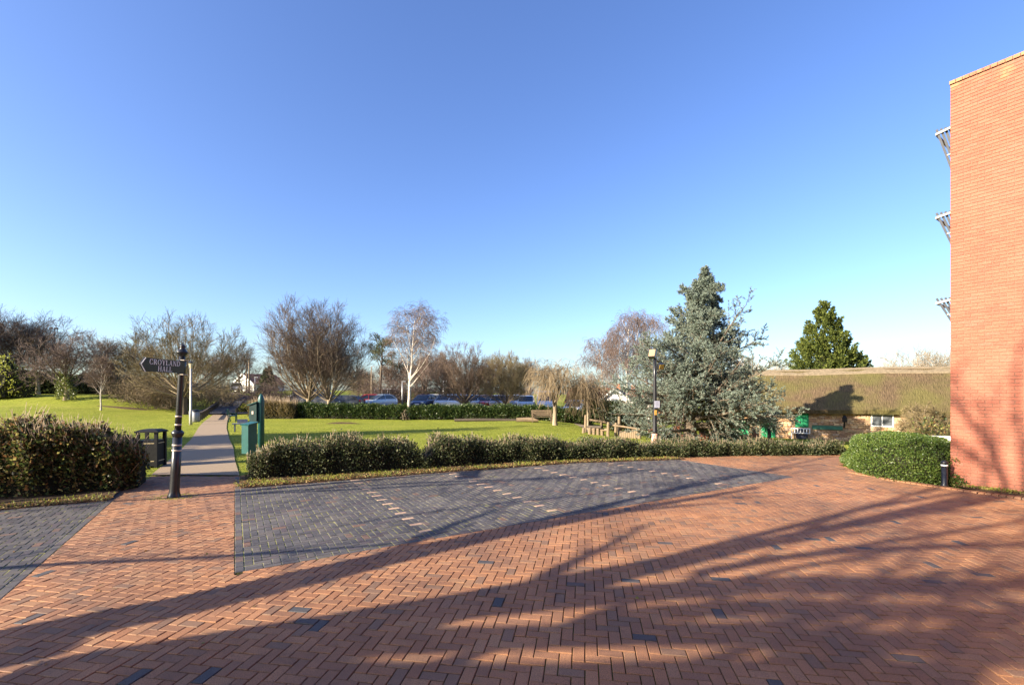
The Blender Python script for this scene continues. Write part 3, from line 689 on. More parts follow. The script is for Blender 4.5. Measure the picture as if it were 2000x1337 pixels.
for z in (.70, .20): MB().box((0, 0, z), (.468, .468, .018)).build('band', m_gold, bn_)

# grey bin and lamp by the path
gx, gy = G(382, 824)
gb = thing('litter_bin', 'small round grey litter bin on the lawn beside the path', 'bin', (gx, gy, Tf(gx, gy)))
MB().lathe([(.24, 0), (.27, .05), (.27, .74), (.25, .76)], 14).build('body', m_grey, gb, True)
MB().lathe([(.29, .76), (.29, .80), (.2, .90), (.05, .94)], 14).build('lid', m_metal_blk, gb, True)
def lantern_post(px, Y, ztop, label):
    x = at(px, Y); z0 = Tf(x, Y); o = thing('park_lamp', label, 'lamp post', (x, Y, z0)); h = ztop - z0
    MB().lathe([(.09, 0), (.09, .9), (.065, .95), (.05, h - .45)], 10).build('pole', M_plain('silver_paint', (.50, .48, .44), (.42, .40, .37), 8, .5, .1, 0) if 'silver_paint' not in bpy.data.materials else bpy.data.materials['silver_paint'], o, True)
    MB().lathe([(.06, h - .45), (.15, h - .12), (.16, h - .10)], 6).build('lantern_glass', M_plain('cream_glass', (.62, .52, .36), (.55, .46, .32), 8, .3, 0, 0) if 'cream_glass' not in bpy.data.materials else bpy.data.materials['cream_glass'], o)
    MB().lathe([(.20, h - .10), (.17, h - .06), (.03, h), (.01, h + .05)], 6).build('lantern_cap', m_metal_blk, o)
lantern_post(372.5, 30.5, zat(706, 30.5), 'slim silver park lamp with a lantern top left of the path')

# dog bin and green post at the start of the path
x, y = at(487, 13.6), 13.6
db = thing('dog_waste_bin', 'dark green box bin on a post at the end of the hedge', 'bin', (x, y, 0), R(-20))
mb = MB(); mb.raw([(-.13, -.15, .34), (.13, -.15, .34), (.13, .15, .34), (-.13, .15, .34), (-.13, -.15, 1.16), (.13, -.15, 1.16), (.13, .15, 1.22), (-.13, .15, 1.22)], None, [(3, 2, 1, 0), (0, 1, 5, 4), (1, 2, 6, 5), (2, 3, 7, 6), (3, 0, 4, 7), (4, 5, 6, 7)]); mb.build('body', m_grn, db)
MB().box((0, .01, 1.215), (.34, .36, .03), 0, Matrix.Rotation(R(10), 3, 'X')).build('lid', m_grn, db)
MB().lathe([(.04, -.05), (.04, .36)], 8, (0, .12, 0)).build('post', m_grn, db)
x, y = at(510, 13.3), 13.3
gp = thing('notice_post', 'stout green round-topped post carrying a small green dispenser box', 'post', (x, y, 0))
MB().lathe([(.085, -.05), (.085, 1.88), (.075, 1.97), (.045, 2.05), (.01, 2.09)], 14).build('post', m_grn, gp, True)
mb = MB(); mb.raw([(-.26, -.14, 1.30), (-.06, -.14, 1.30), (-.06, .10, 1.30), (-.26, .10, 1.30), (-.26, -.14, 1.76), (-.06, -.14, 1.83), (-.06, .10, 1.83), (-.26, .10, 1.76)], None, [(3, 2, 1, 0), (0, 1, 5, 4), (1, 2, 6, 5), (2, 3, 7, 6), (3, 0, 4, 7), (4, 5, 6, 7)])
MB().beam((-.31, -.02, 1.765), (-.05, -.02, 1.855), .30, .02).build('box_lid', m_grn, gp)
d_ = mb.build('dispenser_box', M_plain('dark_green_box', (.02, .05, .045), None, 8, .45), gp); MB().box((-.165, -.145, 1.55), (.05, .012, .09)).build('label_plate', m_pale, d_)
MB().box((-.28, -.02, 1.44), (.07, .1, .10)).build('spout', m_grn, gp)
# steel stake behind it
# path-side green benches and grey picnic seat
def bench(label, loc, rz, material, w=1.5, name='park_bench', cat='bench'):
    o = thing(name, label, cat, loc, rz)
    for k in range(4): MB().box((0, -.18 + k * .12, .45), (w, .10, .035)).build('seat_slat', material, o)
    for k in range(3): MB().beam((-w / 2, .25 + k * .035, .58 + k * .14), (w / 2, .25 + k * .035, .58 + k * .14), .025, .11).build('back_slat', material, o)
    for sx in (-1, 1):
        MB().box((sx * w * .44, -.2, .22), (.06, .06, .44)).build('leg', material, o); MB().beam((sx * w * .44, .2, 0), (sx * w * .44, .34, .92), .06, .06).build('leg', material, o)
        MB().box((sx * w * .44, 0.02, .64), (.06, .5, .04)).build('armrest', material, o); MB().box((sx * w * .44, -.2, .54), (.05, .05, .2)).build('armrest_support', material, o)
    return o
x, y = at(1058, 33.2), 33.2; bench('weathered wooden bench in front of the far hedge by the weeping tree', (x, y, Tf(x, y)), 0, M_plain('oiled_bench_timber', (.17, .12, .075), (.11, .08, .05), 6, .75))
x, y = at(455, 33.5), 33.5; bench('dark green bench facing the path seen end on', (x, y, Tf(x, y)), R(118), m_grn, 1.6)
x, y = at(469, 25.5), 25.5
pt = thing('picnic_seat', 'low grey plastic seat on the grass right of the path', 'seat', (x, y, Tf(x, y)), R(25))
m_pls = M_plain('grey_plastic', (.16, .18, .24), (.11, .12, .16), 8, .5)
MB().box((0, 0, .44), (.75, .36, .05)).build('seat', m_pls, pt); MB().box((-.25, 0, .21), (.06, .2, .42)).build('leg', m_pls, pt); MB().box((.25, 0, .21), (.06, .2, .42)).build('leg', m_pls, pt)
MB().box((.1, .12, .58), (.5, .05, .2)).build('backrest', m_pls, pt)

# knee rails beside the path
def rail(label, pts, n, material, hgt=.62):
    o = thing('knee_rail', label, 'fence', (pts[0][0], pts[0][1], 0)); P = []
    for k in range(n + 1):
        f_ = k / n * (len(pts) - 1); i = min(int(f_), len(pts) - 2); w = f_ - i
        x = pts[i][0] * (1 - w) + pts[i + 1][0] * w; y = pts[i][1] * (1 - w) + pts[i + 1][1] * w; P.append((x, y, Tf(x, y)))
    for x, y, z in P: MB().box((x - pts[0][0], y - pts[0][1], z + hgt / 2 - .1), (.13, .13, hgt + .2), R(35)).build('post', material, o)
    for a, b_ in zip(P[:-1], P[1:]):
        MB().beam((a[0] - pts[0][0], a[1] - pts[0][1], a[2] + hgt - .02), (b_[0] - pts[0][0], b_[1] - pts[0][1], b_[2] + hgt - .02), .11, .13).build('rail', material, o)
rail('dark timber knee rail along the left side of the path', [(-23.9, 35.3), (-28.0, 42.5), (-32.1, 50), (-37.7, 60)], 14, m_wood_dk)
rail('dark timber knee rail along the right side of the path', [(-25.4, 42.5), (-29.5, 50), (-34.8, 60)], 10, m_wood_dk)
rail('low pale timber rail far behind the timber trail posts', [(5.6, 34.5), (7.2, 34.2), (8.8, 33.8)], 3, m_wood, .55)

# timber play trail
tx, ty = at(1190, 25.5), 25.5
tt = thing('timber_trail', 'rustic timber climbing trail of posts and sloping rail behind the hedge', 'play equipment', (tx, ty, 0))
def rel(px, Y): x = at(px, Y); return x - tx, Y - ty, Tf(x, Y)
rr_ = random.Random(4)
for px, Y, top in ((1143, 27.5, 811), (1187, 25.2, 825), (1202, 26.2, 826), (1208.5, 26.4, 814), (1139, 26.6, 836)):
    a, b_, z = rel(px, Y); MB().tube([(a, b_, z - .1), (a + .02, b_, (z + zat(top, Y)) / 2), (a + .03, b_, zat(top, Y))], [.085, .08, .075], 9).lathe([(.075, 0), (.05, .03)], 9, (a + .03, b_, zat(top, Y))).build('post', m_wood, tt)
a = rel(1189, 25.4); b_ = rel(1250, 24.6); MB().tube([(a[0], a[1], zat(829, 25.4)), ((a[0] + b_[0]) / 2, (a[1] + b_[1]) / 2, zat(833, 25)), (b_[0], b_[1], zat(838, 24.6))], .05, 8).build('handrail', m_wood, tt)
for k in range(10):
    px = 1213 + k * 4; Y = 25.2 - k * .05; a = rel(px, Y); h = rr_.uniform(.25, .5); MB().lathe([(.09, -.1), (.085, h), (.06, h + .03)], 9, (a[0], a[1], a[2])).build('stump', m_wood, tt)
for p0, p1, z in ((1148, 1176, 833), (1150, 1186, 838)):
    a = rel(p0, 26.5); b_ = rel(p1, 25.6); MB().tube([(a[0], a[1], zat(z, 26.5)), (b_[0], b_[1], zat(z + 1, 25.6))], .08, 8).build('log', m_wood_dk if z < 835 else m_wood, tt)
for px in (1152, 1160, 1168, 1176):
    a = rel(px, 25.9); MB().lathe([(.10, -.1), (.1, .35), (.07, .38)], 9, a).build('stump', m_wood, tt)
x, y = at(1030, 33.5), 33.5
lg = MB().tube([(-.8, 0, .14), (0, .05, .16), (.8, 0, .15)], [.17, .18, .15], 10); lg.raw([(-.8 , .17 * math.cos(t), .14 + .17 * math.sin(t)) for t in np.linspace(0, 6.28, 11)[:-1]], [(0, i + 1, i) for i in range(1, 9)])
o = lg.build('log', m_wood, None); o.location = (x, y, Tf(x, y)); tag(o, 'felled log lying on the grass left of the wooden bench', 'log')
x, y = at(955, 34.5), 34.5
lg = MB().tube([(-2.6, 0.1, .08), (-1, 0, .10), (1, .06, .09), (2.6, 0, .07)], [.10, .12, .11, .08], 9); o = lg.build('log', m_wood_dk); o.location = (x, y, Tf(x, y)); tag(o, 'long thin log edging the bare soil below the far hedge', 'log')

# lamp post with two floodlights
Y = 17.0; x = at(1279, Y); z0 = Tf(x, Y); lp = thing('lamp_post', 'dark lamp post with two angled floodlights and a small notice in front of the cedar', 'lamp post', (x, Y, z0))
zt = zat(690, Y) - z0; zz = lambda py: zat(py, Y) - z0
MB().lathe([(.10, zz(846)), (.085, zz(842)), (.075, zz(800)), (.06, zz(735)), (.05, zz(700))], 12).build('pole', m_metal_blk, lp, True)
MB().lathe([(.15, -.05), (.14, .3), (.11, zz(850)), (.115, zz(847)), (.10, zz(846))], 12).build('base', M_plain('rusty_red_paint', (.45, .17, .09), (.5, .42, .36), 7, .7), lp, True)
def lampion(o_, w, h, d, rotx, rotz, glow):
    Mx = Matrix.Rotation(rotz, 3, 'Z') @ Matrix.Rotation(rotx, 3, 'X')
    a = MB().box(o_, (w, d, h), 0, Mx).build('floodlight', m_metal_blk, lp)
    c = Vector(o_) + Mx @ Vector((0, -d / 2 - .006, 0)); MB().box(c, (w * .86, .01, h * .84), 0, Mx).build('lens', glow, a)
m_lens = M_plain('warm_lens', (.33, .24, .14), (.28, .2, .12), 8, .3, 0, 0)
lampion((-.10, -.05, zz(691)), .26, .34, .14, R(-28), R(-35), m_lens); lampion((.20, -.03, zz(715)), .22, .20, .14, R(20), R(20), M_plain('amber_lens', (.55, .36, .08), None, 8, .3, 0, 0))
mb = MB().beam((0, 0, zz(722)), (.2, -.02, zz(718)), .04, .04).beam((0, 0, zz(702)), (-.1, -.03, zz(694)), .04, .04); mb.build('bracket', m_metal_blk, lp)
nb = MB().box((.05, -.10, zz(789)), (.19, .012, .25)).build('notice', M_plain('pale_lilac_notice', (.36, .36, .43), (.3, .3, .37), 9, .5), lp)
for k in range(5): MB().box((.05, -.108, zz(789) + .085 - k * .04), (.13 - .02 * (k % 2), .003, .012)).build('text_line', M_plain('notice_print', (.16, .16, .2), None, 5, .6, 0, 0) if 'notice_print' not in bpy.data.materials else bpy.data.materials['notice_print'], nb)
MB().box((0.0, -.088, zz(805)), (.085, .012, .18)).build('sticker', M_plain('amber_sticker', (.45, .25, .05), (.38, .2, .04), 9, .5), lp)

# bollard
x, y = G(1844.5, 948)
bo = thing('bollard', 'short black bollard with a pale ring by the brick wall', 'bollard', (x, y, 0))
MB().lathe([(.075, -.03), (.075, .02), (.06, .04), (.058, .49)], 16).build('post', m_metal_blk, bo, True)
MB().lathe([(.07, .50), (.07, .535), (.055, .56), (.03, .575), (.005, .58)], 16).build('cap', m_metal_blk, bo, True)
MB().lathe([(.06, .445), (.064, .445), (.064, .485), (.06, .485)], 16).build('ring', m_white, bo, True)

# ------------------------------------------------------------------ poles and columns far off
def pole(px, Y, ptop, label, r_=.11, material=None, name='utility_pole', cat='pole', arm=None):
    x = at(px, Y); z0 = Tf(x, Y); h = zat(ptop, Y) - z0; o = thing(name, label, cat, (x, Y, z0))
    MB().lathe([(r_, -.1), (r_ * .9, h * .5), (r_ * .65, h)], 8).build('shaft', material or m_wood, o, True)
    if arm: arm(o, h)
    return o
def xarm(o, h): MB().beam((-.6, 0, h - .4), (.6, 0, h - .4), .08, .1).build('crossarm', m_wood_dk, o)
pole(481.5, 82, 707, 'left of two tall wooden utility poles beyond the path', .13, m_wood, arm=xarm)
pole(486.5, 74, 703, 'right and paler of two tall wooden utility poles beyond the path', .15, m_wood, arm=xarm)
def head(o, h): MB().box((.18, 0, h + .03), (.5, .18, .08)).build('lamp_head', m_steel, o)
pole(498, 66, 737, 'short pale lamp column at the end of the path', .07, m_steel, 'lamp_column', 'lamp post', head)
pole(725.5, 58, 716, 'pale lamp column in the car park beside the pine', .09, m_bark_l, 'lamp_column', 'lamp post', head)
pole(785.5, 56, 745, 'pale lamp column in the car park left of the birch trunk', .08, m_steel, 'lamp_column', 'lamp post', head)
pole(866, 56, 744, 'thin pale lamp column among the bare car park trees', .07, m_steel, 'lamp_column', 'lamp post', head)
pole(931.5, 52, 741, 'pale lamp column in front of the vase shaped tree', .085, m_bark_l, 'lamp_column', 'lamp post', head)
def flood(o, h):
    for s_ in (-.35, .35): MB().box((s_, -.1, h), (.36, .2, .2), 0, Matrix.Rotation(R(-30), 3, 'X')).build('floodlight', m_metal_blk, o)
pole(106, 62, 641, 'dark floodlight mast rising above the trees on the left', .075, m_metal_blk, 'floodlight_mast', 'mast', flood)

# ------------------------------------------------------------------ parked cars
CARP = {}
def car_paint(name, c):
    if name in CARP: return CARP[name]
    m, n, l, b, o = nt('car_paint_' + name); b.inputs['Base Color'].default_value = (*c, 1); b.inputs['Roughness'].default_value = .28; b.inputs['Coat Weight'].default_value = .7; b.inputs['Metallic'].default_value = .15
    CARP[name] = m; return m
m_cglass = M_glass('car_glass', (.02, .025, .03), .22); m_tyre = M_plain('tyre', (.02, .02, .02), None, 20, .9); m_rim = M_plain('alloy_rim', (.45, .45, .46), None, 20, .35, .7, 0)
m_hl = M_glass('headlight_glass', (.7, .72, .75), .1); m_tl = M_glass('tail_light_glass', (.45, .02, .02), .15)
def car_meshes(kind):
    """length along x, front at +x"""
    if kind == 'hatch': L, W2, H, st = 4.1, .86, 1.5, [(-2.05, .42, .78, .80), (-1.95, .28, .96, .88), (-1.3, .25, .98, .90), (0, .22, .96, .91), (.85, .24, .93, .90), (1.55, .26, .86, .86), (1.95, .32, .72, .78), (2.05, .42, .60, .70)]; cab = [(-1.96, .97), (-1.72, 1.36), (-1.1, 1.49), (0, 1.5), (.45, 1.42), (1.2, .93)]
    elif kind == 'estate': L, W2, H, st = 4.7, .88, 1.5, [(-2.35, .42, .76, .80), (-2.25, .28, .95, .88), (-1.3, .25, .96, .90), (0, .22, .95, .91), (.95, .24, .92, .90), (1.8, .26, .84, .86), (2.25, .32, .70, .78), (2.35, .42, .60, .70)]; cab = [(-2.2, .96), (-1.85, 1.36), (-1.1, 1.48), (0, 1.48), (.5, 1.40), (1.35, .92)]
    else: L, W2, H, st = 5.0, .95, 2.1, [(-2.5, .42, 1.1, .93), (-2.45, .3, 1.25, .95), (-1, .28, 1.25, .95), (0, .26, 1.25, .95), (1.2, .26, 1.2, .95), (1.9, .28, 1.08, .92), (2.4, .34, .85, .84), (2.5, .45, .7, .75)]; cab = [(-2.46, 1.25), (-2.42, 2.0), (-1.6, 2.08), (.4, 2.1), (.95, 2.0), (1.75, 1.15)]
    def loft(rings):
        k = len(rings[0]); V = np.array([p for r_ in rings for p in r_]); n = len(rings)
        Q = [(i * k + j, i * k + (j + 1) % k, (i + 1) * k + (j + 1) % k, (i + 1) * k + j) for i in range(n - 1) for j in range(k)]
        tr = [(0, j + 1, j) for j in range(1, k - 1)] + [((n - 1) * k, (n - 1) * k + j, (n - 1) * k + j + 1) for j in range(1, k - 1)]
        return V, tr, Q
    rings = [[(x, -w, z0 + .06), (x, -w * 1.04, (z0 + z1) * .5), (x, -w, z1 - .06), (x, -w * .9, z1), (x, w * .9, z1), (x, w, z1 - .06), (x, w * 1.04, (z0 + z1) * .5), (x, w, z0 + .06), (x, w * .85, z0), (x, -w * .85, z0)] for x, z0, z1, w in st]
    body = loft(rings)
    # glasshouse: glass band then roof
    cr = []
    for x, z in cab:
        f_ = (z - .95) / (H - .95); w = W2 * (.93 - .17 * max(0, f_)); zb = min(z, 1.0 if kind != 'van' else 1.2) - .06
        cr.append([(x, -W2 * .93, zb - .04), (x, -w, z - .03), (x, -w * .86, z), (x, w * .86, z), (x, w, z - .03), (x, W2 * .93, zb - .04)])
    glass = loft(cr)
    rf = MB(); top = [(x, z) for x, z in cab if z > H - .16]
    V = []
    for x, z in top: w = W2 * .79; V += [(x, -w * 1.01, z - .05), (x, -w * .86, z + .012), (x, w * .86, z + .012), (x, w * 1.01, z - .05)]
    rf.raw(V, None, [(i * 4 + j, i * 4 + j + 1, (i + 1) * 4 + j + 1, (i + 1) * 4 + j) for i in range(len(top) - 1) for j in range(3)])
    for s_ in (-1, 1):                                # pillars
        pr = [(cab[0], cab[2]), (cab[-1], cab[-3])] + [((cab[2][0] + .9, .93), (cab[2][0] + .9, H))]
        if kind == 'van': pr += [((-2.3, 1.2), (-2.3, 2.0)), ((-1.4, 1.2), (-1.4, 2.0)), ((-.4, 1.2), (-.4, 2.0))]
        for (x0, z0), (x1, z1) in pr: rf.beam((x0, s_ * W2 * .925, z0 - .02), (x1, s_ * W2 * .775, z1 - .03), .05, .07 if kind != 'van' else .3)
    return dict(L=L, W2=W2, body=body, glass=glass, roof=rf, H=H)
CM = {}
def car(px, Y, kind, paint, face, label, name='parked_car', cat='car', group='cars in the car park'):
    x = at(px, Y); o = thing(name, label, cat, (x, Y, Tf(x, Y) + .12), face, group)
    if kind not in CM:
        c = car_meshes(kind); d = {}
        d['body'] = mesh_np('car_body', c['body'][0], c['body'][1], c['body'][2]); d['glass'] = mesh_np('car_glass', *c['glass']); mb = c['roof']
        d['roof'] = mesh_np('car_roof', np.vstack(mb.v), None, np.vstack(mb.q)); d['L'] = c['L']; d['W2'] = c['W2']
        w = MB().lathe([(.20, -.10), (.31, -.10), (.325, -.06), (.325, .06), (.31, .10), (.20, .10)], 18); d['tyre'] = mesh_np('car_tyre', np.vstack(w.v), np.vstack(w.t), np.vstack(w.q))
        w = MB().lathe([(.20, -.104), (.20, .104), (.05, .115)], 14); d['rim'] = mesh_np('car_rim', np.vstack(w.v), np.vstack(w.t), np.vstack(w.q))
        CM[kind] = d
    d = CM[kind]; pm = car_paint(*paint)
    def part(nm, me, m, par, sm_=True):
        q = bpy.data.objects.new(nm, me); COL.objects.link(q); q.parent = par
        if not me.materials: me.materials.append(m)
        q.material_slots[0].link = 'OBJECT'; q.material_slots[0].material = m
        return q
    part('body', d['body'], pm, o); part('windows', d['glass'], m_cglass, o); part('roof', d['roof'], pm, o)
    for sx in (-.31, .31):
        for sy in (-1, 1):
            t_ = part('wheel', d['tyre'], m_tyre, o); t_.location = (sx * d['L'], sy * (d['W2'] - .08), .325); t_.rotation_euler = (R(90), 0, 0); part('rim', d['rim'], m_rim, t_)
    for sy in (-1, 1):
        MB().box((d['L'] / 2 - .12, sy * d['W2'] * .68, .66 if kind != 'van' else .8), (.2, .3, .13)).build('headlight', m_hl, o); MB().box((-d['L'] / 2 + .05, sy * d['W2'] * .8, .85), (.12, .16, .28)).build('tail_light', m_tl, o)
    MB().box((d['L'] / 2 + .005, 0, .48), (.02, .5, .11)).build('number_plate', m_white, o)
SILV, DARK, RED_, WHITE, NAVY, BLK, GREY, TEAL = ('silver', (.55, .56, .57)), ('charcoal', (.04, .042, .048)), ('red', (.40, .03, .02)), ('white', (.75, .75, .74)), ('navy', (.02, .035, .10)), ('black', (.012, .012, .014)), ('grey', (.16, .165, .17)), ('pale_blue', (.35, .45, .55))
front = R(-90)
car(573, 52, 'estate', SILV, R(178), 'silver estate car, leftmost in the car park row behind the hedge')
car(622, 50, 'van', GREY, R(5), 'grey van between the two trunks of the big bare trees', 'parked_van', 'van')
car(668, 51, 'estate', DARK, R(176), 'charcoal estate car just right of the twin tree trunks')
car(716, 54, 'hatch', RED_, R(200), 'red hatchback below the pale lamp column by the pine')
car(741, 54, 'hatch', TEAL, R(235), 'pale blue hatchback beside the red hatchback')
car(766, 62, 'van', WHITE, R(20), 'white van parked left of the birch trunk', 'parked_van', 'van')
car(829, 50, 'hatch', NAVY, R(258), 'navy hatchback first to the right of the birch trunk')
car(851, 54, 'hatch', WHITE, R(262), 'white hatchback behind the gap right of the navy car')
car(871, 50.5, 'hatch', SILV, R(262), 'silver hatchback left of the vase shaped tree')
car(894, 50, 'hatch', WHITE, R(268), 'white hatchback directly left of the vase shaped tree trunk')
car(922, 50, 'hatch', SILV, R(266), 'silver hatchback directly right of the vase shaped tree trunk')
car(949, 51, 'estate', RED_, R(262), 'red estate car between the two low domed trees')
car(974, 50, 'hatch', ('pink', (.62, .46, .42)), R(266), 'pale pinkish hatchback left of the right domed tree trunk')
car(1003, 52, 'hatch', SILV, R(266), 'silver hatchback right of the right domed tree trunk')
car(1028, 50, 'hatch', WHITE, R(264), 'white hatchback behind the left strands of the weeping tree')
car(1066, 50, 'van', WHITE, R(266), 'white van behind the weeping tree', 'parked_van', 'van')
car(1124, 47, 'estate', WHITE, R(250), 'white estate car at the right end of the far hedge')
car(462, 76, 'hatch', SILV, R(300), 'silver hatchback parked on the road at the end of the path', group=None)

# ------------------------------------------------------------------ houses
m_tile = M_plain('clay_roof', (.24, .11, .07), (.17, .08, .055), 4, .9, 0, .5, .03); m_hbrick = M_plain('house_brick', (.42, .17, .09), (.33, .13, .075), 9, .9, 0, .3); m_render = M_plain('white_render', (.74, .72, .68), (.66, .64, .6), 5, .85, 0, .1)
m_slate = M_plain('dark_roof', (.10, .085, .08), (.07, .06, .058), 4, .9, 0, .4)
def house(label, px, Y, w, d, zb, ze, zr, rz, wm, rm, gable=True, wins=()):
    x = at(px, Y); o = thing('house', label, 'house', (x, Y, 0), rz)
    hw, hd = w / 2, d / 2
    mb = MB(); mb.raw([(-hw, -hd, zb), (hw, -hd, zb), (hw, hd, zb), (-hw, hd, zb), (-hw, -hd, ze), (hw, -hd, ze), (hw, hd, ze), (-hw, hd, ze), (0, -hd, zr - .1), (0, hd, zr - .1)], [(4, 5, 8), (6, 7, 9)], [(0, 1, 5, 4), (1, 2, 6, 5), (2, 3, 7, 6), (3, 0, 4, 7)]); mb.build('wall', wm, o)
    rf = MB(); ov = .35; sl = (zr - ze) / hw
    for s_ in (-1, 1):
        V = [(s_ * (hw + ov), -hd - ov, ze - ov * sl), (s_ * (hw + ov), hd + ov, ze - ov * sl), (0, hd + ov, zr), (0, -hd - ov, zr)]; V += [(a, b_, c + .14) for a, b_, c in V]
        rf.raw(V, None, [(0, 1, 2, 3), (4, 5, 6, 7), (0, 1, 5, 4), (1, 2, 6, 5), (2, 3, 7, 6), (3, 0, 4, 7)])
    ro = rf.build('roof', rm, o); MB().box((0, hd * .4, zr + .4), (.6, .6, 1.1)).build('chimney', m_hbrick, ro)
    bb_ = MB(); 
    for s_ in (-1, 1): bb_.beam((s_ * (hw + ov), -hd - ov - .03, ze - ov * sl + .02), (0, -hd - ov - .03, zr + .02), .05, .28)
    bb_.build('barge_board', m_white, o)
    for a, z0, ww, hh in wins:
        f_ = MB().box((a, -hd - .02, z0), (ww + .14, .06, hh + .14)).build('window', m_white, o); MB().box((a, -hd - .055, z0), (ww, .02, hh)).build('pane', m_pane, f_)
house('white gabled house with dark roof glimpsed between birch and cedar', 1206, 72, 6.4, 9, -2.2, .3, 2.75, R(-18), m_render, m_slate, True, [(-1.3, -.6, 1.2, 1.0), (1.3, -.6, 1.2, 1.0), (0, 1.0, .9, .7)])
house('low red brick house with clay roof behind the weeping tree', 1160, 78, 6, 8, -2.2, .8, 2.9, R(70), m_hbrick, m_tile, True, [(0, -.5, 1.2, 1.0)])
house('brown roofed house half hidden behind the left side of the cedar', 1262, 74, 7, 10, -2.2, .2, 2.5, R(75), m_hbrick, m_tile, True, [(-1, -.6, 1.2, 1.0)])
house('white house with red brick side at the far end of the road', 507, 110, 7, 8, 1.2, 4.4, 6.6, R(-25), m_render, m_tile, True, [(-1.6, 3.2, 1.2, 1.2), (1.6, 3.2, 1.2, 1.2)])
# low brick garden walls under the cedar
gw = thing('garden_wall', 'low red brick garden wall with piers under the cedar', 'wall', (9.5, 31.5, -1.2), R(-6))
for k in range(5):
    MB().box((k * 1.7, 0, .42), (.36, .36, 1.1 + .15 * (k % 2))).box((k * 1.7, 0, 1.0 + .075 * (k % 2)), (.44, .44, .06)).build('pier', m_hbrick, gw)
    if k < 4: MB().box((k * 1.7 + .85, 0, .2), (1.34, .22, .55)).box((k * 1.7 + .85, 0, .5), (1.34, .28, .05)).build('wall_panel', m_hbrick, gw)

# ------------------------------------------------------------------ vegetation
def leaf_quads(C, D, size, width, rng, fold=.25):
    n = len(C); D = nrm(D); ref = rng.normal(0, 1, (n, 3)); S = nrm(np.cross(D, ref)); N = np.cross(S, D)
    s_ = (size * rng.uniform(.6, 1.25, n))[:, None]
    V = np.stack([C, C + D * s_ * .5 + S * s_ * width + N * s_ * width * fold, C + D * s_, C + D * s_ * .5 - S * s_ * width + N * s_ * width * fold], 1).reshape(-1, 3)
    return V, np.arange(4 * n).reshape(-1, 4)
ml_hedge_l = M_leaf('mixed_hedge_leaf', [(.022, .035, .012), (.05, .075, .02), (.11, .14, .03), (.28, .25, .085), (.20, .10, .04), (.035, .05, .017), (.09, .05, .025), (.04, .06, .018)], .5, .3, .3)
ml_hedge_m = M_leaf('clipped_hedge_leaf', [(.018, .028, .012), (.035, .052, .018), (.07, .09, .03), (.19, .18, .09), (.03, .042, .017), (.08, .085, .035), (.022, .035, .014), (.05, .06, .022)], .5, .25, .3)
ml_privet = M_leaf('privet_leaf', [(.04, .07, .015), (.065, .11, .02), (.10, .145, .027), (.14, .175, .045)], .4, .3, .45)
ml_laurel = M_leaf('laurel_leaf', [(.018, .036, .012), (.03, .058, .015), (.055, .085, .02), (.10, .12, .035)], .4, .2, .4)
ml_cedar = M_leaf('blue_cedar_needles', [(.085, .115, .095), (.13, .165, .135), (.185, .225, .18), (.28, .32, .25), (.065, .085, .06)], .6, .15, .2)
ml_cyp = M_leaf('cypress_spray', [(.03, .045, .012), (.06, .08, .017), (.10, .12, .024), (.14, .155, .034)], .7, .2, .15)
ml_dark = M_leaf('dark_evergreen_leaf', [(.018, .03, .012), (.03, .045, .015), (.05, .065, .022), (.075, .085, .03)], .45, .2, .35)
ml_gold = M_leaf('golden_shrub_leaf', [(.20, .22, .03), (.28, .28, .04), (.14, .17, .03)], .5, .3, .3)
ml_pine = M_leaf('pine_needles', [(.03, .05, .025), (.05, .07, .03), (.075, .09, .04), (.12, .08, .04)], .6, .15, .2)
ml_ivy = M_leaf('ivy_leaf', [(.06, .08, .02), (.11, .13, .03), (.17, .18, .05)], .35, .25, .5)
ml_litter = M_leaf('fallen_leaf', [(.16, .08, .03), (.24, .14, .05), (.10, .055, .028), (.30, .22, .10), (.12, .13, .035), (.16, .19, .05)], .7, .2, .2)
ml_grass = M_leaf('grass_blade', [(.17, .205, .028), (.225, .26, .034), (.275, .295, .05), (.32, .31, .08)], .6, .35, .2)
def grass_patches():
    m = ml_grass; n = m.node_tree.nodes; l = m.node_tree.links; r = next(x for x in n if x.type == 'VALTORGB'); g_ = n.new('ShaderNodeNewGeometry')
    def nz(sc, det, lo, hi, a, b):
        t = n.new('ShaderNodeTexNoise'); t.inputs['Scale'].default_value = sc; t.inputs['Detail'].default_value = det; t.inputs['Roughness'].default_value = .7; l.new(g_.outputs['Position'], t.inputs['Vector']); q = ramp(n, [a, b], [lo, hi]); l.new(t.outputs[0], q.inputs[0]); return q.outputs[0]
    c = mix(n, l, 1.0, r.outputs[0], nz(.6, 7, .34, .64, (.62, .72, .7), (1.15, 1.06, 1.1)), 'MULTIPLY')
    f = nz(1.7, 8, .58, .70, (0, 0, 0), (.6, .6, .6)); c = mix(n, l, f, c, (.17, .13, .065))
    for x in list(l):
        if x.from_node == r and x.to_node.type in ('BSDF_PRINCIPLED', 'HUE_SAT'): s_ = x.to_socket; l.remove(x); l.new(c, s_)
grass_patches()
ml_palm = M_leaf('palm_blade', [(.04, .055, .02), (.065, .08, .03), (.10, .11, .05)], .4, .2, .4)
m_core = M_plain('dark_foliage_core', (.030, .028, .018), (.018, .018, .012), 30, .95, 0, .5, .02, None, .05)  # near-black colour stands in for the shade deep inside foliage
m_stem = M_plain('cut_hedge_stem', (.44, .34, .23), (.27, .19, .12), 20, .85, 0, 0)

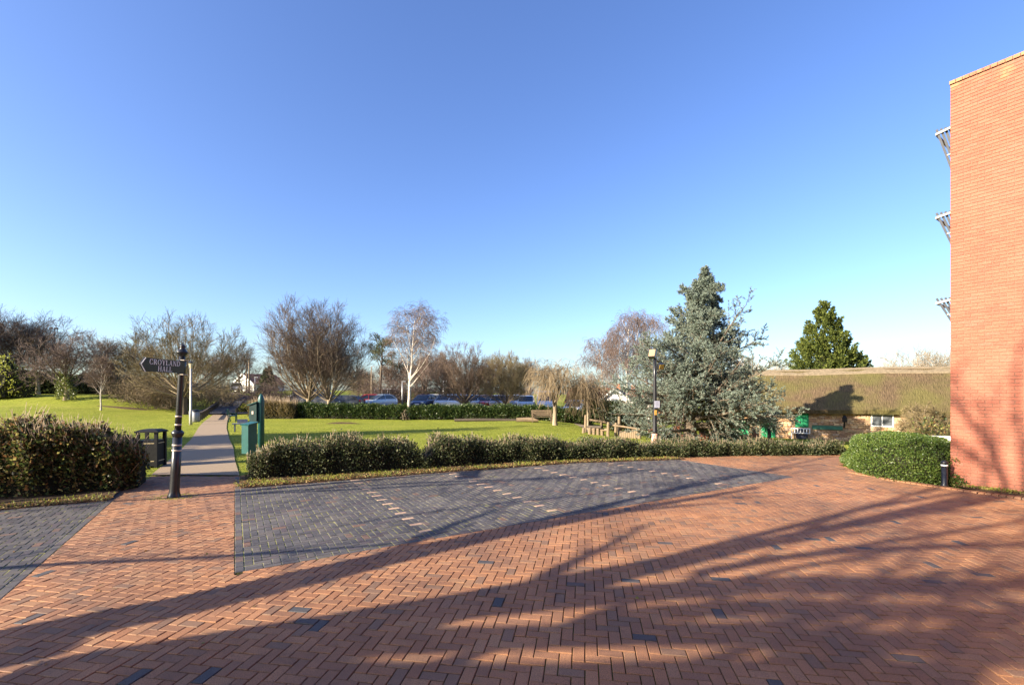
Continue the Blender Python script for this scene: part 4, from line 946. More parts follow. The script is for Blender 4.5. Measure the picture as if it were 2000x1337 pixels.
def hedge(name, label, pts, w, dens, size, mat_, seed, stems=0, lump=.08, gap=None, closed_ends=True, core=True, wl_=.36, cat='hedge', stem_len=.16):
    rng = np.random.default_rng(seed); P = np.array(pts, float); seg = np.r_[0, np.cumsum(np.linalg.norm(np.diff(P[:, :2], axis=0), axis=1))]; L = seg[-1]
    c0 = P[len(P) // 2]; root = thing(name, label, cat, (c0[0], c0[1], 0))
    def base(u):
        x = np.interp(u, seg, P[:, 0]); y = np.interp(u, seg, P[:, 1]); h = np.interp(u, seg, P[:, 2]); e = .15
        dx = np.interp(u + e, seg, P[:, 0]) - np.interp(u - e, seg, P[:, 0]); dy = np.interp(u + e, seg, P[:, 1]) - np.interp(u - e, seg, P[:, 1]); dl = np.hypot(dx, dy) + 1e-9
        return x, y, h, -dy / dl, dx / dl
    def lumpf(u, q): return lump * (np.sin(u * 2.3 + 1.7 * q + seed) + .8 * np.sin(u * 5.1 - 2.3 * q + seed * 2) + .6 * np.sin(u * 9.7 + 4 * q)) * .6
    def sect(u, q, ins):
        """q 0..1 round the section: front, top, back; ins = how far inside"""
        x, y, h, nx, ny = base(u)
        th = q * math.pi; cx = -np.cos(th); sz = np.sin(th); p = .42
        ex = np.sign(cx) * np.abs(cx) ** p; ez = np.abs(sz) ** p
        endf = np.clip(np.minimum(u, L - u) / .45, 0, 1) ** .5 if closed_ends else 1
        hh = (h + lumpf(u, q) - ins) * (.45 + .55 * endf)
        if gap is not None: hh = hh * (1 - gap[2] * np.exp(-((u - gap[0]) / gap[1]) ** 4))
        ww = (w / 2 + lumpf(u + 3, q) * .7 - ins) * (.55 + .45 * endf); v = w / 2 + ex * ww
        z = ez * hh; return np.stack([x + nx * v - c0[0], y + ny * v - c0[1], z + T(x, y)], -1), np.stack([nx * ex, ny * ex, ez], -1)
    n = int(dens * L * (w + 2 * P[:, 2].mean())); u = rng.random(n) * L; q = rng.beta(.8, 1.25, n); ins = rng.normal(.03, .07, n)
    C, O = sect(u, q, ins); D = nrm(O + rng.normal(0, .75, (n, 3)) + np.array([0, 0, .25])); V, Q = leaf_quads(C, D, size, wl_, rng)
    link('foliage', mesh_np('foliage', V, None, Q), mat_, root)
    if core:  # solid dark shell: painted shade that stops light leaking through
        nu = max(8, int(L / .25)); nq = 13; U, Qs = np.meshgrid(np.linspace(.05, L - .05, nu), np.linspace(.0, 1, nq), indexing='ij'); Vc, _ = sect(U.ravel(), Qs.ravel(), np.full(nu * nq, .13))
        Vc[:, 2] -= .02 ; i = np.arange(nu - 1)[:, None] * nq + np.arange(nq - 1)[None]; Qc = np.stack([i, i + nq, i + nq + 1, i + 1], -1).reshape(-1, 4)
        link('shade_core', mesh_np('shade_core', Vc, [(0, k + 1, k) for k in range(1, nq - 1)] + [((nu - 1) * nq, (nu - 1) * nq + k, (nu - 1) * nq + k + 1) for k in range(1, nq - 1)], Qc), m_core, root)
    if stems:
        u = rng.random(stems) * L; q = np.clip(rng.normal(.40, .16, stems), .03, .9); C, O = sect(u, q, np.full(stems, .10)); D = nrm(O * .5 + np.array([0, 0, .9]) + rng.normal(0, .35, (stems, 3))); ln = (stem_len * rng.uniform(.5, 1.6, stems))[:, None]
        Pp = np.stack([C, C + D * ln * .5 + rng.normal(0, .012, (stems, 3)), C + D * ln + rng.normal(0, .02, (stems, 3))], 1); V, Q = tube_np(Pp, np.tile([[.007, .0055, .0035]], (stems, 1)) * rng.uniform(.6, 1.3, (stems, 1)), 3)
        link('cut_stems', mesh_np('cut_stems', V, None, Q), m_stem, root)
    return root
hedge('mixed_hedge', 'tall mixed hedge with brown and green leaves at the left edge', [(-15, 7.7, 1.40), (-12.5, 8.45, 1.42), (-10, 9.15, 1.38), (-8.9, 9.5, 1.34), (-8.1, 9.95, 1.26)], 1.5, 1250, .075, ml_hedge_l, 1, 1500, .17, stem_len=.30)
hp = [(480, 941, .86), (600, 932, .90), (760, 922, .84), (900, 912, .76), (1000, 906, .66), (1150, 899, .53), (1300, 894, .43), (1450, 890, .39), (1660, 888, .35)]
hpts = [(*G(a, b_), h) for a, b_, h in hp]
gx_, gy_ = G(835, 917); L_ = 0
for a, b_ in zip(hpts[:-1], hpts[1:]):
    d_ = math.hypot(b_[0] - a[0], b_[1] - a[1])
    if a[0] <= gx_ <= b_[0]: gu = L_ + d_ * (gx_ - a[0]) / (b_[0] - a[0])
    L_ += d_
hedge('clipped_hedge', 'long low clipped hedge with a notch behind the parking bays', hpts, 1.0, 1250, .055, ml_hedge_m, 2, 2000, .11, (gu, .22, .6), stem_len=.2)
fh = [(-21.5, 38.2, 1.15), (-16, 37.6, 1.12), (-8, 37.0, 1.08), (0, 36.4, 1.02), (4, 36.2, 1.0), (6.5, 36.4, 1.05)]
hedge('laurel_hedge', 'far dark laurel hedge between the lawn and the car park', fh, 1.2, 420, .13, ml_laurel, 3, 0, .10)
hedge('scrub_hedge', 'brown twiggy hedge end beside the path before the laurel hedge', [(-21.6, 37.4, 1.3), (-19.6, 37.2, 1.35), (-17.6, 37.0, 1.25)], 1.3, 420, .11, M_leaf('brown_scrub_leaf', [(.13, .09, .04), (.18, .14, .06), (.09, .08, .03)], .6, .2, .2), 4, 500, .12, stem_len=.5)
hedge('low_hedge', 'low dark hedge at the right end of the lawn near the white house', [(6.2, 40.5, 1.9), (8.5, 40.2, 2.0), (11.5, 39.5, 2.0)], 1.4, 260, .15, ml_dark, 5, 0, .1)

def blob(name, label, loc, ax, n, size, mat_, seed, rz=0, power=2.4, cat='shrub', lump=.1, shell=.12, core=True, wl_=.36, stems=0, up=.3):
    """rounded bush"""
    rng = np.random.default_rng(seed); root = thing(name, label, cat, loc, rz)
    d = nrm(rng.normal(0, 1, (n, 3))); d[:, 2] = np.abs(d[:, 2]); 
    def rad(d):
        r0 = (np.abs(d[:, 0]) ** power + np.abs(d[:, 1]) ** power + np.abs(d[:, 2]) ** power) ** (-1 / power)
        return r0 * (1 + lump * (np.sin(d[:, 0] * 6 + seed) * np.sin(d[:, 1] * 5 + 1) + .7 * np.sin(d[:, 2] * 9 + d[:, 0] * 7) + .5 * np.sin(d[:, 1] * 13 + d[:, 2] * 11)))
    r_ = rad(d) * (1 - np.abs(rng.normal(0, shell, n))); C = d * r_[:, None] * np.array(ax)
    D = nrm(d + rng.normal(0, .7, (n, 3)) + np.array([0, 0, up])); V, Q = leaf_quads(C, D, size, wl_, rng); link('foliage', mesh_np('foliage', V, None, Q), mat_, root)
    if core:  # solid dark dome, the bush's inner shade put into colour
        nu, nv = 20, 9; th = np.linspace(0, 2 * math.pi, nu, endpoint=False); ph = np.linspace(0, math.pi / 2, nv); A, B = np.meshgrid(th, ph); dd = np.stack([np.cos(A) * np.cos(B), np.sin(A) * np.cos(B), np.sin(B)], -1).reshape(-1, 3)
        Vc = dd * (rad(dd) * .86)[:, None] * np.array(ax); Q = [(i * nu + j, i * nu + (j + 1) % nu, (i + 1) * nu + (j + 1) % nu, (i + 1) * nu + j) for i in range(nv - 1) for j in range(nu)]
        link('shade_core', mesh_np('shade_core', Vc, None, Q), m_core, root)
    if stems:
        dd = nrm(rng.normal(0, 1, (stems, 3))); dd[:, 2] = np.abs(dd[:, 2]) + .1; C = dd * (rad(nrm(dd)) * .85)[:, None] * np.array(ax); D = nrm(dd + rng.normal(0, .3, (stems, 3)) + np.array([0, 0, .6])); ln = rng.uniform(.3, .7, stems)[:, None] * ax[2] * .5
        V, Q = tube_np(np.stack([C, C + D * ln * .5, C + D * ln + rng.normal(0, .05, (stems, 3))], 1), np.tile([[.012, .009, .006]], (stems, 1)), 3); link('twigs', mesh_np('twigs', V, None, Q), m_twig_o, root)
    return root
blob('rounded_hedge', 'large rounded green clipped hedge beside the brick wall', (10.62, 12.45, -.05), (1.22, 2.0, 1.04), 36000, .046, ml_privet, 11, R(-24), 3.0, 'hedge', .05, .045)

# ---- bare trees
def finish_tree(root, lv, cut, m_trunk, m_limb, m_twig_, sides=(9, 7, 5, 3, 3, 3), H=None):
    a, b_, c = MB(), MB(), MB()
    if H: f_ = H / max(P[:, :, 2].max() for P, _ in lv); lv = [(P * f_, Rr * min(1.15, f_)) for P, Rr in lv]
    for i, (P, Rr) in enumerate(lv):
        (a if i == 0 else b_ if i < cut else c).tubes(P, Rr, sides[min(i, 5)])
    a.build('trunk', m_trunk, root, True)
    if b_.n: b_.build('limbs', m_limb, root, True)
    c.build('crown', m_twig_, root)
def trunk_poly(H, r0, lean=(0, 0), k=6, r1=.75, rng=None, wob=.02):
    t = np.linspace(0, 1, k); P = np.zeros((1, k, 3)); P[0, :, 2] = t * H - .15 * (t == 0); P[0, :, 0] = lean[0] * t ** 1.3; P[0, :, 1] = lean[1] * t ** 1.3
    if rng is not None: P[0, 1:, :2] += np.cumsum(rng.normal(0, wob * H / k, (k - 1, 2)), 0)
    Rr = (r0 * (1 - (1 - r1) * t) * (1 + .35 * (t == 0)))[None]; return P, Rr
def vase_tree(label, loc, H, seed, rz=0, sp=1.0, stem=.13, m1=None, m2=None, m3=None, r0=.022, n1=24, n4=6, group=None, dens=1, rt=.006, n3=8, wide=.36):
    g = np.random.default_rng(seed); root = thing('bare_tree', label, 'tree', loc, rz, group)
    t = trunk_poly(stem * H, r0 * H, k=5, r1=.85, rng=g)
    f = (np.arange(n1) + g.random(n1)) / n1; phi = .08 + sp * 1.55 * f ** .85; az = np.arange(n1) * 2.4 + g.normal(0, .3, n1); k = 10; cz = (.48 + stem * .3) * H; u = g.uniform(.78, .95, n1)
    ex = wide * H * np.sin(phi) * u; ez = cz + (H - cz) * .96 * np.cos(phi) * u; s0 = stem * H * (1 - .3 * f)
    tt = np.linspace(0, 1, k)[None]; cx = ex * .78; cz_ = s0 + np.maximum(ez - s0, .05 * H) * .30
    rx = 2 * tt * (1 - tt) * cx[:, None] + tt ** 2 * ex[:, None]; rz_ = (1 - tt) ** 2 * s0[:, None] + 2 * tt * (1 - tt) * cz_[:, None] + tt ** 2 * ez[:, None]
    wb = np.cumsum(g.normal(0, .010 * H, (n1, k, 3)), 1) * np.linspace(0, 1, k)[None, :, None]; A = np.stack([rx * np.cos(az)[:, None], rx * np.sin(az)[:, None], rz_], -1) + wb
    a = (A, np.linspace(1, .12, k)[None] ** 1.1 * (r0 * H * .38 * g.uniform(.6, 1.1, n1))[:, None])
    b_ = grow(*a, 12, .25, .98, .55, .16, .21 * H, .45, 6, .45, .009, .15, .07, g)
    c = grow(*b_, int(n3 * dens), .15, .98, .48, .2, .12 * H, .4, 4, .5, .0065, .15, .08, g)
    d = grow(*c, n4, .1, 1.0, .5, .25, .06 * H, .2, 3, .6, rt, .1, .1, g)
    finish_tree(root, [t, a, b_, c, d], 3, m1 or m_bark, m2 or m_bark, m3 or m_twig, H=H * 1.03); return root
def round_tree(label, loc, H, seed, rz=0, ang=.85, up=.3, stem=.28, m1=None, m2=None, m3=None, r0=.025, n1=9, lean=(0, 0), L1=.55, n4=6, group=None, droop=.1, name='bare_tree'):
    g = np.random.default_rng(seed); root = thing(name, label, 'tree', loc, rz, group)
    t = trunk_poly(stem * H * 1.6, r0 * H, lean, 7, .55, g, .06)
    a = grow(*t, n1, .45, 1.0, ang, .22, L1 * H, .1, 8, .55, .02, up, .10, g)
    b_ = grow(*a, 8, .25, .97, .75, .22, .28 * H, .4, 6, .5, .014, up * .8, .13, g)
    c = grow(*b_, 8, .15, .98, .7, .25, .15 * H, .3, 5, .55, .010, droop, .14, g)
    d = grow(*c, n4, .1, 1.0, .65, .3, .075 * H, .2, 3, .6, .0078, droop, .16, g)
    finish_tree(root, [t, a, b_, c, d], 3, m1 or m_bark, m2 or m_bark, m3 or m_twig, H=H * 1.12); return root
def birch_tree(label, loc, H, seed, rz=0, m3=None, lean=(0, 0), r0=.014, fork=None, weep=1.6, L1=.36, n1=24, name='birch_tree', group=None):
    g = np.random.default_rng(seed); root = thing(name, label, 'tree', loc, rz, group)
    t = trunk_poly(H * .93, r0 * H, lean, 10, .18, g, .035)
    a = grow(*t, n1, .32, .97, .75, .18, L1 * H, .62, 8, .45, .015, .32, .08, g)
    b_ = grow(*a, 8, .25, .98, .7, .2, .15 * H, .4, 6, .5, .010, -.05, .10, g)
    c = grow(*b_, 7, .2, 1.0, .7, .25, .10 * H, .2, 5, .5, .0065, -weep, .09, g)
    d = grow(*c, 4, .1, .9, .5, .25, .055 * H, .2, 4, .6, .0055, -weep, .08, g)
    finish_tree(root, [t, a, b_, c, d], 2, m_birch, m_birch, m3 or m_twig_r, H=H); return root
def weeping_tree(label, loc, H, seed, rz=0, m3=None, spread=.5, n3=13, Ls=.42, r0=.03, stem=.36):
    g = np.random.default_rng(seed); root = thing('weeping_tree', label, 'tree', loc, rz)
    t = trunk_poly(H * stem, r0 * H, k=5, r1=.85, rng=g, wob=.03)
    a = grow(*t, 12, .6, 1.0, .55, .2, spread * H, 0, 8, .5, .02, .12, .11, g)
    b_ = grow(*a, 9, .3, 1.0, .6, .25, .22 * H, .2, 6, .5, .011, -.05, .14, g)
    c = grow(*b_, n3, .2, 1.0, .6, .3, Ls * H, .2, 8, .4, .0055, -2.6, .07, g)
    for q in (c,): q[0][:, :, 2] = np.maximum(q[0][:, :, 2], .35 + .3 * np.random.default_rng(seed).random((len(q[0]), 1)))
    d = grow(*c, 3, .1, .8, .35, .2, .09 * H, .2, 4, .6, .006, -1.5, .05, g)
    finish_tree(root, [t, a, b_, c, d], 2, m_bark_l, m_bark, m3 or m_twig_y, H=H * 1.16); return root
def place(px, Y): x = at(px, Y); return (x, Y, Tf(x, Y))
def Hof(px, Y, top): return zat(top, Y) - place(px, Y)[2]

# left side
vase_tree('wide spreading bare tree on the lawn just left of the path', place(360, 42), Hof(363, 42, 606), 21, .6, 1.15, .24, m_bark, m_bark_l, m_twig_o, .028, 26, 4, wide=.58, rt=.0095, n3=6)
round_tree('gnarled bare tree with a pale forked ivy-clad trunk on the left bank', place(130, 46), Hof(130, 46, 655), 22, 2.2, .85, .25, .16, m_bark_l, m_bark, m_twig_r, .034, 9, (0, 0), .5, 6)
birch_tree('slim young bare tree with ivied stem on the left bank', place(197, 41), Hof(197, 41, 690), 23, 0, m_twig, (.1, 0), .015, None, .2, .42, 18, 'young_tree')
round_tree('tall bare purplish tree at the left edge of the picture', place(20, 52), Hof(20, 52, 604), 24, 1.1, .7, .35, .2, m_bark, m_bark, m_twig_r, .02, 12, (0, 0), .52, 7)
rt = round_tree('tall bare tree second from the left edge', place(75, 54), Hof(75, 54, 618), 25, 3.0, .7, .35, .2, m_bark_l, m_bark, m_twig_r, .02, 12, (.5, 0), .5, 7)
copy_tree(rt, place(-60, 50), 2.0, 1.0, 'tall bare tree just outside the left edge of the picture')
rt2 = round_tree('bare tree between the gnarled tree and the spreading tree', place(205, 56), Hof(205, 56, 652), 26, 0, .75, .35, .18, m_bark, m_bark, m_twig, .018, 11, (0, 0), .5, 6)
copy_tree(rt2, place(262, 60), 2.4, 1.0, 'bare tree behind the left half of the spreading tree')
rt3 = round_tree('open bare tree standing beyond the end of the path', place(466, 76), Hof(466, 76, 676), 27, .4, .8, .3, .26, m_bark, m_bark, m_twig, .022, 11, (0, 0), .52, 6)
copy_tree(rt3, place(415, 84), 2.1, .95, 'bare tree far behind the scrub left of the path')
# scrub under the spreading tree
def scrub(label, loc, ax, stems, seed, m_, name='scrub_thicket'):
    g = np.random.default_rng(seed); root = thing(name, label, 'shrub', loc)
    n = stems; P = np.zeros((n, 6, 3)); b0 = g.uniform(-1, 1, (n, 2)) * np.array(ax[:2]) * .55; d = nrm(np.c_[b0 / np.array(ax[:2]) * .8 + g.normal(0, .35, (n, 2)), np.full(n, 1.0)]); P[:, 0, :2] = b0
    ln = ax[2] * g.uniform(.6, 1.1, n)
    for k in range(1, 6): d = nrm(d + g.normal(0, .12, (n, 3)) + np.array([0, 0, -.05])); P[:, k] = P[:, k - 1] + d * (ln / 5)[:, None]
    Rr = np.tile(np.linspace(.022, .008, 6), (n, 1)); b_ = grow(P, Rr, 8, .1, 1.0, .8, .3, ax[2] * .42, .3, 5, .5, .010, -.1, .16, g); c = grow(*b_, 5, .1, 1.0, .7, .3, ax[2] * .2, .2, 4, .6, .0085, -.1, .16, g)
    finish_tree(root, [(P, Rr), b_, c], 1, m_bark, m_bark, m_, (4, 4, 3, 3)); return root
s1 = scrub('straw coloured twiggy scrub under the spreading tree', place(300, 45), (3.2, 2.2, 3.2), 44, 31, m_twig_y)
copy_tree(s1, place(258, 47), 2.0, (1, 1, .9), 'olive twiggy scrub left of the spreading tree trunk'); copy_tree(s1, place(345, 47.5), 4.0, (.9, 1, .85), 'twiggy scrub directly behind the spreading tree trunk')
s2 = scrub('golden brown scrub along the left of the path behind the knee rail', place(410, 52), (2.6, 4.5, 2.8), 54, 32, m_twig_o); copy_tree(s2, place(432, 62), 1.0, (1, 1.1, 1.0), 'farther golden brown scrub beside the path')
s3 = scrub('reddish twiggy shrub right of the path before the big twin trees', place(540, 44), (2.0, 1.6, 2.7), 40, 33, m_twig_r); copy_tree(s3, place(524, 56), 1.7, 1.15, 'reddish scrub behind the twiggy shrub right of the path')
blob('laurel_thicket', 'dark evergreen thicket on the bank at the far left', place(20, 58), (7, 3.5, 2.9), 5200, .30, ml_dark, 41, .3); blob('laurel_thicket', 'dark evergreen thicket behind the gnarled ivy-clad tree', place(115, 60), (7, 3.5, 2.5), 5200, .30, ml_dark, 42, .2)
blob('laurel_thicket', 'dark evergreen thicket behind the young ivied tree', place(205, 61), (7, 3.5, 2.4), 5200, .30, ml_dark, 43, 0); blob('laurel_thicket', 'dark evergreen thicket behind the straw coloured scrub', place(300, 62), (7, 3.5, 2.2), 4200, .30, ml_dark, 44, 0)
blob('ivy_bush', 'bright ivy growing up the forked trunk on the left bank', (place(130, 46)[0] + .15, 45.7, place(130, 46)[2]), (.75, .6, 3.1), 1500, .16, ml_ivy, 45, 0, 2.2, 'ivy', .25, .2, False)
blob('yellow_bush', 'yellow green bush at the left picture edge', place(8, 47), (2.6, 1.6, 3.6), 3200, .2, ml_gold, 46, 0, 2.2, 'shrub', .2, .25, True)
blob('green_bush', 'small yellow green bush right of the path by the knee rail', place(492, 46), (1.2, 1.0, 1.1), 1500, .12, ml_gold, 47, 0, 2.2)
# twin big trees
vase_tree('left of the two big dome shaped bare trees with a thick trunk', place(603, 42), Hof(603, 42, 578), 51, .3, 1.05, .17, m_bark_l, m_bark_l, m_twig, .024, 28, 5, n3=7, wide=.40, rt=.0075)
vase_tree('right of the two big dome shaped bare trees', place(643, 41.5), Hof(643, 41.5, 584), 52, 1.0, 1.05, .17, m_bark_l, m_bark_l, m_twig, .021, 24, 5, n3=7, wide=.38, rt=.0075)
birch_tree('white stemmed birch with a burr at its foot on the lawn edge', place(797, 37.2), Hof(797, 37.2, 582), 53, .5, m_twig_r, (.55, 0), .017, None, 1.2, .50, 22)
x, y, z = place(793, 37.1); o = blob('tree_burr', 'knobbly brown stump at the foot of the birch', (x - .05, y - .12, z), (.30, .26, .62), 260, .09, m_bark_l, 54, 0, 2.2, 'stump', .3, .1, True)
v8 = vase_tree('low domed vase shaped bare tree right of the birch', place(908, 45), Hof(908, 45, 668), 55, 0, 1.0, .17, m_bark, m_bark, m_twig, .026, 26, 5, wide=.52, rt=.007)
vase_tree('right hand low domed bare tree beside the weeping tree', place(987, 45), Hof(987, 45, 684), 56, 0, 1.0, .15, m_bark, m_bark, m_twig_o, .024, 24, 5, wide=.50, rt=.007)
r9 = round_tree('bare tree in the car park behind the birch', place(828, 60), Hof(828, 60, 690), 57, 0, .6, .4, .2, m_bark, m_bark, m_twig, .02, 11, (0, 0), .5, 6)
copy_tree(r9, place(770, 64), 1.0, (1, 1, .95), 'bare tree in the car park between the pine and the birch'); copy_tree(r9, place(862, 66), 2.5, (1, 1, 1.05), 'bare tree in the car park left of the low domed tree'); copy_tree(r9, place(700, 70), 4.0, (1.1, 1.1, .85), 'bare tree far behind the right twin tree'); copy_tree(r9, place(1035, 72), 5.0, (1.1, 1.1, 1.0), 'bare tree far behind the right low domed tree'); copy_tree(r9, place(960, 68), .7, 1.0, 'bare tree far behind the gap between the low domed trees')
copy_tree(s3, place(752, 60), .5, 1.3, 'reddish scrub beside the white van'); copy_tree(s3, place(800, 62), 2.5, (1.6, 1.2, 1.3), 'reddish scrub behind the birch trunk'); copy_tree(s3, place(860, 63), 3.5, (1.8, 1.2, 1.3), 'reddish scrub behind the navy and white cars'); copy_tree(s3, place(935, 63), 1.0, (1.8, 1.2, 1.2), 'reddish scrub behind the red estate car'); copy_tree(s3, place(1010, 63), 5, (1.8, 1.2, 1.1), 'reddish scrub behind the right low domed tree')
weeping_tree('golden weeping tree in the car park behind the right twin tree', place(712, 62), Hof(712, 62, 722), 58, 0, m_twig_y, .6, 10, .6, .03, .6)
weeping_tree('straw coloured weeping tree on the lawn by the wooden bench', place(1084, 31.5), Hof(1084, 31.5, 700), 59, .4, m_twig_y, .46, 5, .27)
weeping_tree('small leaning weeping tree at the right of the lawn', place(1148, 30.5), Hof(1148, 30.5, 735), 60, 1.4, m_twig_y, .36, 6, .36, .022, .45)
birch_tree('purple twigged weeping birch left of the cedar', place(1222, 40), Hof(1222, 40, 600), 61, .9, m_twig_r, (.8, 0), .014, None, 1.9, .40, 24)
birch_tree('smaller leaning weeping birch above the weeping trees', place(1180, 43), Hof(1180, 43, 655), 62, 2.9, m_twig_r, (.6, 0), .014, None, 1.9, .45, 18)
birch_tree('weeping birch almost hidden behind the top left of the cedar', place(1268, 44), Hof(1268, 44, 600), 63, 2.2, m_twig_r, (.3, 0), .014, None, 1.9, .34, 18)
r10 = round_tree('pale bare tree behind the right end of the thatched roof', place(1800, 60), Hof(1800, 60, 680), 64, 0, .8, .25, .25, m_birch, m_birch, m_bark_l, .02, 11, (0, 0), .5, 5)
copy_tree(r10, place(1480, 62), 1.0, (1, 1, .9), 'bare tree between the cedar and the thatched roof'); copy_tree(r10, place(1850, 62), 2.3, (1, 1, .96), 'pale bare tree touching the brick wall above the thatch')
round_tree('small bare climber shrub against the barn wall near the brick building', (at(1800, 29.5), 29.5, -1.3), 2.7, 65, 0, .7, .2, .25, m_bark_l, m_bark_l, m_twig_o, .02, 12, (0, 0), .6, 6, name='bare_shrub')

# ---- evergreens
def conifer_cedar(label, loc, H, seed):
    g = np.random.default_rng(seed); root = thing('blue_cedar', label, 'tree', loc)
    t = trunk_poly(H * .97, .36, (.9, 0), 12, .08, g, .01)
    n = 78; a = grow(*t, n, .10, .985, 1.28, .20, 5.6 * g.uniform(.6, 1.06, (1, n)), .90, 9, .38, .018, .20, .06, g)
    a3 = grow(*t, 12, .86, 1.0, .55, .2, .85, .3, 9, .5, .012, .4, .05, g); a2 = grow(*t, 26, .07, .34, 1.5, .14, 5.2, .25, 9, .30, .018, .10, .06, g); a = (np.vstack([a[0], a2[0], a3[0]]), np.vstack([a[1], a2[1], a3[1]]))
    ll = np.linalg.norm(a[0][:, -1] - a[0][:, 0], axis=1); b_ = grow(*a, 17, .14, .99, .85, .18, (.36 * ll + .12)[:, None], .60, 6, .5, .010, .18, .09, g)
    ll = np.linalg.norm(b_[0][:, -1] - b_[0][:, 0], axis=1); c = grow(*b_, 7, .12, 1.0, .75, .25, (.36 * ll + .12)[:, None], .4, 4, .6, .006, .12, .12, g)
    lv = [t, a, b_, c]
    finish_tree(root, lv, 3, m_bark, m_bark, m_bark)
    Cs, Ds = [], []
    for (P, Rr), k, t0 in ((c, 12, .0), (b_, 20, .05), (a, 60, .22)):
        N, K, _ = P.shape; tt = t0 + (1 - t0) * g.random((N, k)); f_ = tt * (K - 1); i = np.minimum(f_.astype(int), K - 2); w = (f_ - i)[..., None]; r_ = np.arange(N)[:, None]
        p = P[r_, i] * (1 - w) + P[r_, i + 1] * w; d = nrm(P[r_, i + 1] - P[r_, i]); Cs.append(p.reshape(-1, 3)); Ds.append(d.reshape(-1, 3))
    C = np.vstack(Cs); D = np.vstack(Ds); C = np.repeat(C, 2, 0); D = np.repeat(D, 2, 0); D = nrm(D * .8 + g.normal(0, .5, D.shape) + np.array([0, 0, .3]))
    V, Q = leaf_quads(C, D, .105, .13, g, .1); link('needles', mesh_np('needles', V, None, Q), ml_cedar, root); return root
x, y = at(1347, 26.5), 26.5
conifer_cedar('large blue grey cedar with wide tiered branches in front of the barn', (x, y, Tf(x, y)), zat(540, 26.5) - Tf(x, y), 71)
def cypress(label, loc, H, rad, seed, mat_, n=420, per=70, name='conifer_tree', size=.24):
    g = np.random.default_rng(seed); root = thing(name, label, 'tree', loc); t = trunk_poly(H * .95, .22, (0, 0), 8, .1, g, .01)
    MB().tubes(*t, 8).build('trunk', m_bark, root)
    h = 1 - (1 - g.random(n) ** .75) ; h = np.clip(g.beta(1.1, 1.7, n), 0, .985); az = g.random(n) * 6.283; r_ = rad * (1 - h) ** .85 * g.uniform(.6, 1.18, n) * (.75 + .25 * np.minimum(1, h * 6)) + .05
    C0 = np.stack([np.cos(az) * r_, np.sin(az) * r_, h * H * .93 + .3], -1); ax = nrm(np.stack([np.cos(az) * .5, np.sin(az) * .5, np.full(n, .85)], -1)); ln = .7 + .9 * (1 - h) * H / 12
    tt = g.random((n, per)); wd = (ln * .24)[:, None] * np.sin(np.clip(tt, .05, .97) * math.pi) ** .7; off = nrm(g.normal(0, 1, (n, per, 3))) * (wd * g.random((n, per)) ** .4)[..., None]
    C = C0[:, None] + ax[:, None] * (tt * ln[:, None])[..., None] + off - ax[:, None] * .3; D = nrm(ax[:, None] + off / (wd[..., None] + .01) * .8 + g.normal(0, .35, (n, per, 3)))
    V, Q = leaf_quads(C.reshape(-1, 3), D.reshape(-1, 3), size, .26, g, .1); link('foliage', mesh_np('foliage', V, None, Q), mat_, root)
    inner = MB().lathe([(rad * .42, .4), (rad * .4, H * .2), (rad * .2, H * .5), (.03, H * .75)], 14); inner.build('shade_cone', m_core, root); return root  # dark solid cone painted as the shade inside the crown
cypress('tall olive green conifer rising behind the thatched barn', (at(1610, 46), 46, -1.3), zat(580, 46) + 1.3, 4.3, 72, ml_cyp, 620, 80)
cypress('small dark conifer right of the tall conifer behind the thatch', (at(1684, 49), 49, -1.3), zat(690, 49) + 1.3, 2.2, 73, ml_dark, 120, 60)
cypress('dark slim conifer beside the white house at the end of the road', (at(524, 100), 100, 1.6), 6.5, 1.6, 74, ml_dark, 90, 40, 'conifer_tree', .5)
def pine(label, loc, H, seed):
    g = np.random.default_rng(seed); root = thing('pine_tree', label, 'tree', loc); t = trunk_poly(H * .92, .22, (.3, 0), 8, .3, g, .03)
    a = grow(*t, 14, .5, 1.0, 1.15, .25, H * .3, .5, 6, .5, .03, .35, .12, g); b_ = grow(*a, 5, .4, 1.0, .7, .3, H * .1, .3, 4, .5, .015, .3, .15, g); finish_tree(root, [t, a, b_], 3, m_bark, m_bark, m_bark)
    C = np.repeat(b_[0][:, 2:].reshape(-1, 3), 24, 0); C = C + g.normal(0, .26, C.shape) * np.array([1, 1, .55]); D = nrm(g.normal(0, 1, C.shape) + np.array([0, 0, .5])); V, Q = leaf_quads(C, D, .3, .13, g, .1); link('needles', mesh_np('needles', V, None, Q), ml_pine, root)
pine('dark flat topped pine between the twin trees and the birch', place(742, 60), Hof(742, 60, 660), 75)
# palm and shrubs in front of the barn
x, y = at(1502, 30.5), 30.5; pr = thing('cordyline_palm', 'dark spiky palm with a thick trunk in front of the barn wall', 'palm', (x, y, -1.3))
MB().tube([(0, 0, -.1), (.02, 0, .6), (0, 0, 1.35)], [.15, .12, .10], 9).build('trunk', m_bark, pr, True)
g = np.random.default_rng(76); D = nrm(g.normal(0, 1, (230, 3)) + np.array([0, 0, .15])); V, Q = leaf_quads(np.tile([[0, 0, 1.42]], (230, 1)) + D * .08, D, .85, .03, g, .3); link('fronds', mesh_np('fronds', V, None, Q), ml_palm, pr)
blob('golden_shrub', 'rounded yellow green shrub under the right side of the cedar', (at(1412, 31), 31, -1.3), (.95, .8, 1.15), 2400, .12, ml_gold, 77)
blob('garden_shrub', 'low dark shrub beside the garden wall under the cedar', (at(1295, 30.5), 30.5, -1.15), (1.3, .7, .7), 1600, .12, ml_dark, 78); blob('garden_shrub', 'brownish clipped shrub left of the cedar behind the timber trail', (at(1222, 33), 33, -.7), (1.0, .8, 1.2), 1500, .13, ml_hedge_l, 79)
